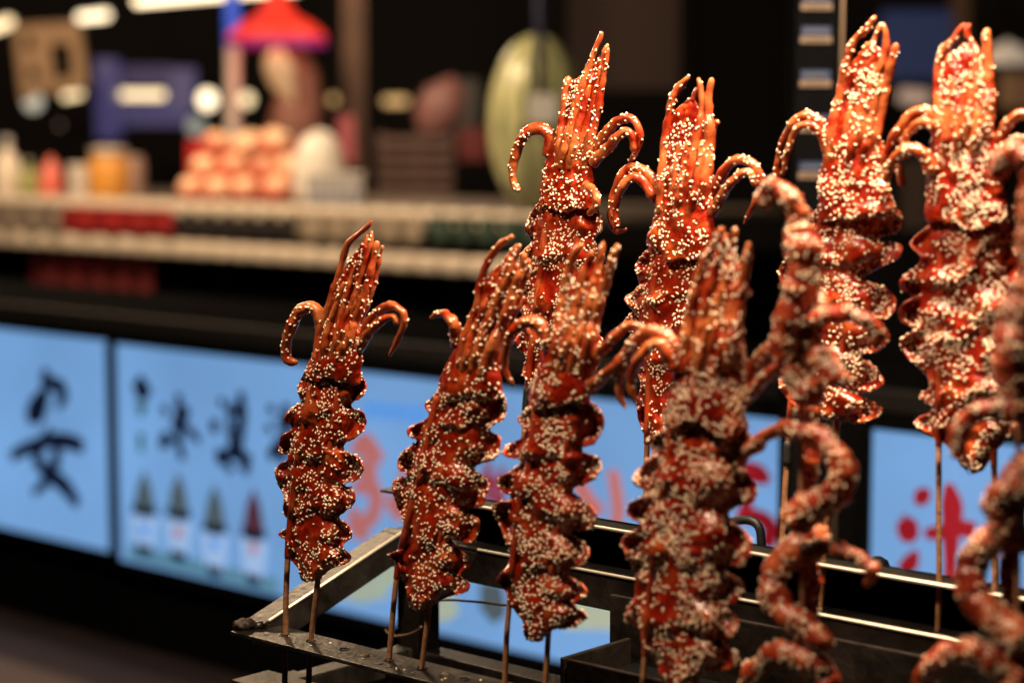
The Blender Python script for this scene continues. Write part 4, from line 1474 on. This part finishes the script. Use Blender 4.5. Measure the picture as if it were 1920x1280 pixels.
# pyramid of peaches
pm = bpy.data.materials.new('peach skin')
pm.use_nodes = True
t = pm.node_tree
b = t.nodes['Principled BSDF']
tc = t.nodes.new('ShaderNodeTexCoord')
nz = t.nodes.new('ShaderNodeTexNoise')
nz.inputs['Scale'].default_value = 14
t.links.new(tc.outputs['Object'], nz.inputs['Vector'])
sx = t.nodes.new('ShaderNodeSeparateXYZ')
t.links.new(tc.outputs['Object'], sx.inputs[0])
ma = t.nodes.new('ShaderNodeMath')
ma.operation = 'MULTIPLY_ADD'
ma.inputs[1].default_value = -9.0
t.links.new(sx.outputs[2], ma.inputs[0])
t.links.new(nz.outputs[0], ma.inputs[2])
rp = t.nodes.new('ShaderNodeValToRGB')
rp.color_ramp.elements[0].position = 0.30
rp.color_ramp.elements[0].color = (1.0, 0.66, 0.42, 1)  # pale top: skin tone with the highlight painted in
rp.color_ramp.elements[1].position = 0.78
rp.color_ramp.elements[1].color = (0.70, 0.06, 0.04, 1)
t.links.new(ma.outputs[0], rp.inputs[0])
t.links.new(rp.outputs[0], b.inputs['Base Color'])
b.inputs['Roughness'].default_value = 0.45


def peach_mesh(r):
    me = bpy.data.meshes.new('peach')
    bm = bmesh.new()
    bmesh.ops.create_uvsphere(bm, u_segments=20, v_segments=14, radius=1.0)
    for v in bm.verts:
        a = math.atan2(v.co.y, v.co.x)
        groove = 1 - 0.10 * math.exp(-(a / 0.25) ** 2) * (1 - abs(v.co.z)) ** 0.3
        dip = 1 - 0.18 * math.exp(-((1 - v.co.z) / 0.12)) - 0.0
        tip = 1 + 0.10 * math.exp(-((1 + v.co.z) / 0.1))
        v.co = Vector((v.co.x * groove, v.co.y * groove, v.co.z * 0.94 * dip * tip)) * r
    bm.to_mesh(me)
    bm.free()
    me.polygons.foreach_set('use_smooth', [True] * len(me.polygons))
    me.materials.append(pm)
    return me


dp = dof_x(450) + 0.22 * K
pr = 0.040 * K
pmesh = peach_mesh(pr)
cx0 = onshelf(452, dp)
names_row = ['bottom', 'middle', 'top']
col_words = ['at the left end', 'second from left', 'in the middle', 'fourth from left', 'at the right end']
for tier, (cnt, x0) in enumerate(((5, 354), (4, 376), (3, 418))):
    for k in range(cnt):
        pos = onshelf(362 + tier * 26 + k * 53, dp)
        pos.z = z_up + 0.001 + pr * 0.94 + tier * pr * 1.42
        pos.y += 0.012 * tier + random.uniform(-0.012, 0.012)
        pos.x += random.uniform(-0.012, 0.012)
        pos.z += random.uniform(-0.004, 0.006) * tier
        o = bpy.data.objects.new('peach', pmesh)
        COL.objects.link(o)
        o.location = pos
        o.scale = [random.uniform(0.92, 1.10)] * 3
        o.rotation_euler = (random.uniform(-0.4, 0.3), random.uniform(-0.4, 0.4), random.uniform(-2.4, -0.8))
        word = {5: ['leftmost', 'second from left', 'middle', 'fourth from left', 'rightmost'], 4: ['leftmost', 'second from left', 'third from left', 'rightmost'], 3: ['left', 'middle', 'right']}[cnt][k]
        tag(o, 'orange red peach, %s in the %s row of the pile' % (word, names_row[tier]), 'peach', 'peaches piled on the stall shelf')
o = cloth('red_paper', 352, 566, 262, 372, 0.30, (0.55, 0.02, 0.02), 'red paper screen standing upright behind the peach pile', 'paper', folds=3)

# white bag and basket right of the pile
db = dof_x(600) + 0.25 * K
q = onshelf(600, db)
sc = px2m(db)
me = bpy.data.meshes.new('plastic_bag')
V, Fc = lathe([(44 * sc, 0), (50 * sc, 20 * sc), (50 * sc, 60 * sc), (44 * sc, 100 * sc), (30 * sc, 125 * sc), (10 * sc, 138 * sc), (2 * sc, 140 * sc)], q, 28, 1.0, 0.7)
for v in V:
    v += Vector((noise.noise(v * 25), noise.noise(v * 25 + Vector((5, 0, 0))), 0)) * 0.008
o = link('plastic_bag', mesh('plastic_bag', V, Fc, True), mat('white plastic bag', (0.75, 0.70, 0.64), 0.4))
tag(o, 'plump white plastic bag standing right of the peach pile', 'bag')
dk = dof_x(628) + 0.10 * K
q = onshelf(628, dk)
sc = px2m(dk)
bk = thing('basket', q, 'white plastic basket with blue lattice in front of the plastic bag', 'basket')
bw, bh, bd = 108 * sc, 64 * sc, 0.08
wht = mat('white plastic', (0.66, 0.63, 0.60), 0.45)
blu = mat('blue grey lattice', (0.10, 0.13, 0.24), 0.5)
MB().obox(q - Vector((bw / 2, 0, 0)) + Vector((0.004, 0.004, 0)), Vector((bw - 0.008, 0, 0)), Vector((0, bd - 0.008, 0)), Z * (bh - 0.0095)).build('basket_wall', wht, bk, bevel=0.004)
MB().obox(q - Vector((bw / 2, 0, 0)) + Z * (bh - 0.009), Vector((bw, 0, 0)), Vector((0, bd, 0)), Z * 0.009).build('basket_rim', wht, bk, bevel=0.003)
for k in range(6):
    MB().obox(q - Vector((bw / 2, 0, 0)) + Vector((0.008 + k * (bw - 0.02) / 5.4, 0.0015, 0.004)), Vector((0.007, 0, 0)), Vector((0, 0.004, 0)), Z * (bh - 0.02)).build('lattice_bar', blu, bk)
for k in range(2):
    MB().obox(q - Vector((bw / 2, 0, 0)) + Vector((0.006, 0.0025, 0.008 + 0.016 * k)), Vector((bw - 0.012, 0, 0)), Vector((0, 0.004, 0)), Z * 0.006).build('lattice_bar', blu, bk)


# condiments at the left
def bottle(name, px, wpx, hpx, off, col, label, cat, prof, capcol=None, rough=0.35, emis=None):
    d = dof_x(px) + off * K
    q_ = onshelf(px, d)
    s_ = px2m(d)
    t_ = thing(name, q_, label, cat)
    V_, F_ = lathe([(r * wpx * 0.5 * s_, z * hpx * s_) for r, z in prof], q_, 24)
    link('body', mesh('body', V_, F_, True), mat(name, col, rough), t_)
    if capcol:
        top = prof[-1]
        V_, F_ = lathe([(top[0] * wpx * 0.52 * s_, top[1] * hpx * s_ + 0.0005), (top[0] * wpx * 0.52 * s_, (top[1] + 0.16) * hpx * s_), (top[0] * wpx * 0.2 * s_, (top[1] + 0.2) * hpx * s_)], q_, 20)
        link('cap', mesh('cap', V_, F_, True), mat(name + ' cap', capcol, 0.4), t_)
    return t_


BOT = [(0.9, 0), (1.0, 0.04), (1.0, 0.55), (0.75, 0.72), (0.32, 0.84), (0.30, 0.9)]
CONE = [(0.92, 0), (1.0, 0.05), (0.98, 0.45), (0.7, 0.7), (0.34, 0.86), (0.2, 0.98)]
JAR = [(0.95, 0), (1.0, 0.05), (1.0, 0.8), (0.86, 0.9), (0.86, 0.95)]
CUP = [(0.78, 0), (0.8, 0.02), (1.0, 0.95), (1.03, 1.0)]
bottle('milk_bottle', 16, 52, 100, 0.10, (0.75, 0.66, 0.55), 'white bottle at the left edge of the picture on the shelf', 'bottle', BOT, (0.6, 0.6, 0.6))
bottle('sauce_bottle', 56, 40, 62, 0.16, (0.32, 0.33, 0.12), 'olive green bottle beside the white bottle on the shelf', 'bottle', BOT, (0.4, 0.4, 0.3))
bottle('squeeze_bottle', 97, 46, 78, 0.07, (0.72, 0.16, 0.12), 'red cone shaped squeeze bottle on the shelf', 'bottle', CONE)
bottle('paper_cup', 152, 48, 62, 0.14, (0.74, 0.68, 0.62), 'white paper cup left of the amber jar', 'cup', CUP)
bottle('honey_jar', 206, 76, 84, 0.17, (0.66, 0.30, 0.05), 'amber jar with pale lid among the condiments', 'jar', JAR, (0.45, 0.40, 0.36))
bottle('metal_canister', 252, 40, 84, 0.26, (0.32, 0.22, 0.18), 'brown canister right of the amber jar', 'canister', JAR)
# raised cloth covered board under the condiments
p0, p1 = onshelf(-40, dof_x(-40) - 0.01), onshelf(300, dof_x(300) - 0.01)

# ------------------------------------------------------------------ deeper background
FARL = [0]


def far_box(name, x0, y0, x1, y1, d, thick, m, label, cat, bevel=0.0, group=None):
    o_ = MB().pbox(x0, y0, x1, y1, d, thick).build(name, m, bevel=bevel)
    return tag(o_, label, cat, group)


# beige panel with dark openings, hung askew
d = 7.2
bp_ = thing('hanging_board', P(90, 200, d), 'tilted beige board with three dark openings hanging at upper left', 'board')
bmat = mat('beige board', (0.42, 0.27, 0.16), 0.7, nscale=3, namp=0.3)


def quad(parent, pts, dd, thick, name, m):
    f = [PY(x, y, dd) for x, y in pts]
    bk_ = [p + Vector((0, thick, 0)) for p in f]
    n = len(f)
    Fc = [tuple(range(n)), tuple(reversed(range(n, 2 * n)))] + [(i_, n + i_, n + (i_ + 1) % n, (i_ + 1) % n) for i_ in range(n)]
    b_ = MB()
    b_.add(f + bk_, Fc)
    return b_.build(name, m, parent)


quad(bp_, [(24, 48), (148, 40), (164, 156), (142, 172), (70, 176), (40, 190)], d, 0.05, 'board', bmat)
for pts in ([(46, 66), (60, 66), (62, 92), (48, 94)], [(54, 126), (68, 126), (70, 146), (56, 148)], [(94, 84), (130, 82), (136, 142), (104, 146)]):
    quad(bp_, pts, d - 0.006, 0.004, 'opening', M['black'])

# violet screens
viol = mat('violet screen', (0.05, 0.05, 0.1), 0.3, emis=(0.07, 0.06, 0.17), es=0.6)
viol2 = mat('violet light strip', (0.05, 0.05, 0.1), 0.3, emis=(0.07, 0.06, 0.19), es=0.55)
dviol = mat('dim violet screen', (0.02, 0.02, 0.05), 0.3, emis=(0.022, 0.016, 0.06), es=1.0)
sc_ = thing('menu_screen', P(296, 236, 8.5), 'glowing violet screen in the background left of the red lampshade', 'screen')
MB().pbox(232, 186, 366, 236, 8.5, 0.05).build('lit_area', viol, sc_)
MB().pbox(322, 128, 366, 185.6, 8.5, 0.05).build('lit_area', viol, sc_)
MB().pbox(232, 124, 321.6, 185.6, 8.5, 0.05).build('dim_area', dviol, sc_)
far_box('light_column', 180, 110, 218, 262, 7.8, 0.12, viol2, 'tall narrow violet lit column left of the violet screen', 'light column')

# lamps: glowing tubes and bulbs
warm = mat('warm lamp glow', (1, 0.9, 0.7), 0.4, emis=(1.0, 0.76, 0.42), es=1.7)
warm_hot = mat('bright warm lamp glow', (1, 0.9, 0.7), 0.4, emis=(1.0, 0.80, 0.52), es=2.6)
warm_dim = mat('dim amber lamp glow', (1, 0.8, 0.5), 0.4, emis=(0.9, 0.52, 0.20), es=0.75)
pinkish = mat('dim rosy lamp glow', (1, 0.8, 0.7), 0.4, emis=(0.55, 0.38, 0.30), es=0.5)


def tube_lamp(pts, r, d_, m, label):
    t_ = thing('tube_lamp', P(pts[0][0], pts[0][1], d_), label, 'lamp', 'lit lamps in the background')
    a_, b_ = P(pts[0][0], pts[0][1], d_), P(pts[1][0], pts[1][1], d_)
    V_, F_ = sweep([a_ + (b_ - a_) * (k / 6) for k in range(7)], [r * px2m(d_)] * 7, 12)
    link('glowing_tube', mesh('glowing_tube', V_, F_, True), m, t_)
    dv = (b_ - a_).normalized()
    MB().cbox((a_ + b_) / 2 + Z * (r * px2m(d_) + 0.008), (b_ - a_) + dv * 0.02, Vector((0, 0.03, 0)), Z * 0.012).build('lamp_holder', M['black'], t_)
    return t_


def bulb_lamp(x, y, r, d_, m, label):
    t_ = thing('bulb_lamp', P(x, y, d_), label, 'lamp', 'lit lamps in the background')
    ellip('glowing_bulb', P(x, y, d_), r * px2m(d_), r * px2m(d_), r * px2m(d_) * 1.1, m, 16, 0, 0, t_)
    V_, F_ = lathe([(r * 0.5 * px2m(d_), 0), (r * 0.4 * px2m(d_), r * px2m(d_) * 0.9)], P(x, y, d_) + Z * r * px2m(d_) * 1.02, 12)
    link('socket', mesh('socket', V_, F_, True), M['black'], t_)
    return t_


tube_lamp([(148, 34), (202, 28)], 8, 8.0, warm_hot, 'short lit tube lamp above the beige board, upper left')
tube_lamp([(255, 4), (560, -22)], 8, 6.5, warm_hot, 'long lit tube lamp along the top edge of the picture')
tube_lamp([(-30, 60), (20, 40)], 10, 8.0, warm, 'lit tube lamp at the top left corner of the picture')
tube_lamp([(218, 178), (306, 178)], 8, 8.2, warm, 'lit tube lamp before the violet screen')
tube_lamp([(120, 182), (152, 176)], 6, 8.6, warm, 'small lit tube lamp under the beige board')
tube_lamp([(722, 190), (762, 190)], 8, 9.0, warm_dim, 'dim amber tube lamp right of the brown post')
bulb_lamp(389, 187, 17, 8.2, warm_hot, 'bright bulb just right of the violet screen')
bulb_lamp(463, 187, 12, 8.6, warm, 'bulb between white pole and hanging meat')
bulb_lamp(625, 187, 8, 9.0, warm_dim, 'dim amber bulb left of the brown post')
bulb_lamp(112, 235, 3, 9.0, pinkish, 'faint small bulb low under the beige board')
bulb_lamp(62, 190, 18, 7.4, mat('milky globe glow', (0.8, 0.8, 0.75), 0.4, emis=(0.55, 0.53, 0.42), es=0.9), 'milky white globe lamp under the beige board')
tube_lamp([(1690, 180), (1740, 184)], 14, 8.6, pinkish, 'dim rosy tube lamp between the two brightest rear squids')
bulb_lamp(368, 238, 18, 8.0, mat('teal globe glow', (0.5, 0.6, 0.6), 0.4, emis=(0.12, 0.15, 0.15), es=1.0), 'dull teal globe lamp under the bright bulb')

# pole: white below, blue above
pl_ = thing('pole', P(434, 300, 6.4) * 1.0, 'pole with white lower part and blue upper part beside the red lampshade', 'pole')
q0, q1, q2 = P(434, 300, 6.4), P(437, 88, 6.4), P(434, -120, 6.4)
V, Fc = sweep([Vector((q0.x, q0.y, z_up - 0.4)), q1], [13 * px2m(6.4)] * 2, 14)
link('white_section', mesh('white_section', V, Fc, True), mat('white paint', (0.42, 0.37, 0.36), 0.4), pl_)
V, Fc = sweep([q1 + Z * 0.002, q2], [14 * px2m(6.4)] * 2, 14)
link('blue_section', mesh('blue_section', V, Fc, True), mat('blue paint with emission', (0.03, 0.08, 0.5), 0.4, emis=(0.025, 0.075, 0.42), es=0.9), pl_)  # glow put into the blue paint, no lamp inside

# red lampshade with meat below
d = 6.3
q = P(520, 78, d)
s_ = px2m(d)
rl = thing('red_lampshade', q, 'red conical lampshade hanging over the hanging meat', 'lampshade')
redsh = mat('glowing red shade', (0.6, 0.03, 0.02), 0.5, emis=(0.85, 0.035, 0.018), es=0.42)
V, Fc = lathe([(92 * s_, 0), (90 * s_, 14 * s_), (66 * s_, 34 * s_), (36 * s_, 50 * s_), (20 * s_, 78 * s_), (12 * s_, 96 * s_), (11 * s_, 95 * s_), (18 * s_, 76 * s_), (34 * s_, 47 * s_), (63 * s_, 31 * s_), (86 * s_, 12 * s_), (88 * s_, 0)], q, 36)
Fc = Fc[:-2]
Fc += [(11 * 36 + k, 11 * 36 + (k + 1) % 36, (k + 1) % 36, k) for k in range(36)]
link('shade', mesh('shade', V, Fc, True), redsh, rl)
V, Fc = lathe([(91 * s_, -8 * s_), (93 * s_, 0), (91.5 * s_, 3 * s_), (90 * s_, -6 * s_)], q, 36)
link('purple_rim', mesh('purple_rim', V, Fc[:-2], True), mat('purple rim', (0.2, 0.02, 0.2), 0.4, emis=(0.20, 0.012, 0.12), es=0.35), rl)
V, Fc = sweep([q + Z * 96 * s_, q + Z * 240 * s_], [0.006, 0.006], 8)
link('cord', mesh('cord', V, Fc, True), M['black'], rl)

point_light('lampshade_light', q + Z * 12 * s_ - Vector((0, 0.05, 0)), 1.2, (1.0, 0.55, 0.35), 0.04)
point_light('added_fill_light', P(760, -60, 6.0), 8, (1.0, 0.8, 0.55), 0.1)  # unseen fill light, added to brighten the board and posts
flesh = mat('pale roast skin', (0.34, 0.19, 0.12), 0.45, nscale=9, color2=(0.18, 0.07, 0.05))
d = 6.5


def hang(name, pts, d_, m, label, cat, flat=0.6):
    c_ = catmull(pts, 26)
    V_, F_ = sweep([P(x, y, d_) for x, y, r in c_], [r * px2m(d_) for x, y, r in c_], 18, flat)
    for v in V_:
        v += Vector((noise.noise(v * 14), 0, noise.noise(v * 14 + Vector((7, 0, 0))))) * 0.010
    o_ = link(name, mesh(name, V_, F_, True), m)
    return tag(o_, label, cat)


hang('hanging_meat', [(552, 86, 20), (548, 130, 46), (560, 190, 44), (556, 240, 52), (552, 300, 46)], d, mat('brown roast meat', (0.20, 0.085, 0.055), 0.5, nscale=8, color2=(0.11, 0.04, 0.03)), 'large brown roast meat hanging under the red lampshade', 'meat')
hang('hanging_poultry', [(530, 96, 10), (522, 118, 30), (530, 150, 24), (542, 176, 16), (548, 192, 6)], 6.2, mat('pale poultry skin', (0.50, 0.36, 0.25), 0.45), 'small pale poultry piece hanging before the brown meat', 'meat')
hang('hanging_meat', [(846, 150, 16), (838, 175, 38), (822, 205, 42), (806, 236, 28), (800, 250, 10)], 6.6, mat('pink meat', (0.30, 0.12, 0.11), 0.5, nscale=8, color2=(0.2, 0.1, 0.09)), 'pink slab of meat hanging tilted left of the watermelon', 'meat')
flank = far_box('grey_board', 850, 150, 896, 250, 7.0, 0.03, mat('grey board', (0.05, 0.045, 0.045), 0.6), 'dim grey board behind the tilted pink meat', 'board')

# posts and crates
brown_post = mat('brown wooden post', (0.12, 0.052, 0.026), 0.6, nscale=4, namp=0.4)
q = P(664, 300, 6.8)
o = MB().obox(Vector((P(644, 300, 6.8).x, 6.8, 0)), Vector((44 * px2m(6.8), 0, 0)), Vector((0, 0.08, 0)), Z * 3.2).build('wooden_post', brown_post, bevel=0.006)
tag(o, 'tall brown wooden post right of the hanging meat', 'post')
far_box('pink_board', 634, 218, 664, 304, 6.2, 0.02, mat('pink board', (0.34, 0.07, 0.09), 0.6), 'narrow pink board beside the white plastic bag', 'board')
cr = thing('slatted_crate', P(770, 372, 6.3), 'dim brown slatted crate left of the watermelon', 'crate')
crm = mat('dim crate wood', (0.10, 0.055, 0.045), 0.7)
for k in range(5):
    y0 = 256 + k * 25
    MB().pbox(706, y0, 850, y0 + 16, 6.3, 0.02).build('slat', crm, cr, bevel=0.003)
for x in (708, 776, 836):
    MB().pbox(x, 250, x + 14, 380, 6.34, 0.03).build('batten', crm, cr)
far_box('red_box', 860, 240, 912, 300, 6.6, 0.15, mat('dark red box', (0.12, 0.01, 0.01), 0.6), 'dark red box half hidden behind the watermelon', 'box')
far_box('brown_board', 1066, -160, 1272, 168, 8.5, 0.03, mat('brown grey panel', (0.085, 0.055, 0.05), 0.8), 'dim brown panel high behind the pointed rear squid', 'panel')
far_box('navy_sign', 1652, 20, 1784, 150, 8.0, 0.04, mat('navy panel', (0.03, 0.05, 0.14), 0.5, emis=(0.007, 0.012, 0.038), es=1.0), 'dark navy lit panel between the two brightest squid tips', 'panel')
far_box('brown_pillar', 1780, -200, 1812, 260, 8.0, 0.06, mat('brown pillar', (0.15, 0.085, 0.05), 0.7), 'dim brown pillar behind the rightmost squid tip', 'pillar')
dd = 6.0
q = P(1888, 120, dd)
wl = thing('white_lampshade', q, 'white dome lampshade at the upper right edge', 'lampshade')
s_ = px2m(dd)
V, Fc = lathe([(48 * s_, 0), (44 * s_, 14 * s_), (30 * s_, 30 * s_), (10 * s_, 38 * s_), (3 * s_, 44 * s_)], q, 28)
link('dome', mesh('dome', V, Fc, True), mat('white enamel dome', (0.5, 0.42, 0.34), 0.4, emis=(0.5, 0.40, 0.30), es=0.6), wl)
V, Fc = sweep([q + Z * 44 * s_, q + Z * 300 * s_], [0.006, 0.006], 8)
link('cord', mesh('cord', V, Fc, True), M['black'], wl)
far_box('beige_bag', 1884, 132, 1960, 206, 6.4, 0.1, mat('beige bag', (0.32, 0.20, 0.13), 0.7), 'beige bundle below the white dome lampshade', 'bundle', bevel=0.02)
far_box('brown_screen', 1690, 300, 1740, 430, 7.0, 0.04, mat('dim brown screen', (0.07, 0.045, 0.035), 0.7), 'dim brown board seen between the two brightest rear squids', 'board')

# black column with price labels
dcol = 2.15
col = thing('label_column', Vector((P(1535, 0, dcol).x, P(1535, 0, dcol).y, 0)), 'tall black column with blue and cream labels', 'column')
xa, xb = PY(1486, 400, dcol), PY(1570, 400, dcol)
MB().obox(Vector((xa.x, xa.y, 0)), Vector((xb.x - xa.x, 0, 0)), Vector((0, 0.09, 0)), Z * 2.4).build('column_body', M['black'], col, bevel=0.002)
xc = PY(1571, 400, dcol)
MB().obox(Vector((xc.x, xc.y, 0)), Vector((0.003, 0, 0)), Vector((0, 0.02, 0)), Z * 2.4).build('metal_edge', mat('dull brass edge', (0.22, 0.15, 0.10), 0.4, 0.8), col)
creaml = mat('cream label', (0.25, 0.17, 0.115), 0.6)
bluel = mat('blue label', (0.012, 0.035, 0.11), 0.6)
for y in (8, 70, 152, 236, 324):
    f = (y - 8) / 316
    x0 = 1502 - 5 * f
    MB().pbox(x0, y - 1, x0 + 58, y + 11, dcol - 0.003, 0.002).build('cream_label', creaml, col)
    MB().pbox(x0 + 2, y - 20, x0 + 57, y - 3, dcol - 0.003, 0.002).build('blue_label', bluel, col)
    MB().pbox(x0 + 8, y - 14, x0 + 50, y - 9, dcol - 0.0045, 0.001).build('label_text_line', mat('pale text', (0.08, 0.08, 0.10), 0.6), col)
    MB().pbox(x0 + 8, y + 3, x0 + 50, y + 7, dcol - 0.0045, 0.001).build('label_text_line', mat('brown text', (0.13, 0.08, 0.05), 0.6), col)

# dark awning and rear wall closing the stall off
o = MB().pbox(-1200, -700, 3400, 1100, 11.5, 0.2).build('rear_wall', mat('dark rear wall', (0.018, 0.014, 0.014), 0.8, nscale=0.6, namp=0.5))
tag(o, 'dark wall far behind the stalls', 'wall')

# lamps lighting the stall: they hang from the stall canopy above the frame
for k, (x, dpt, pw) in enumerate(((60, 5.5, 60), (480, 5.3, 90), (900, 4.7, 70))):
    q = P(x, -560, dpt * K) - N * 1.1
    t_ = thing('canopy_lamp', q, 'warm lamp hung above the opposite stall, out of the picture, number %s from the left' % ['one', 'two', 'three', 'four'][k], 'lamp', 'lamps under the stall canopy')
    V, Fc = lathe([(0.10, 0.0), (0.09, 0.02), (0.04, 0.07), (0.015, 0.10)], q, 24)
    link('shade', mesh('shade', V, Fc[:-2], True), M['black'], t_)
    ellip('bulb', q - Z * 0.005, 0.04, 0.04, 0.05, warm_hot, 16, 0, 0, t_)
    point_light('canopy_light', q - Z * 0.08, pw, (1.0, 0.70, 0.42), 0.06)
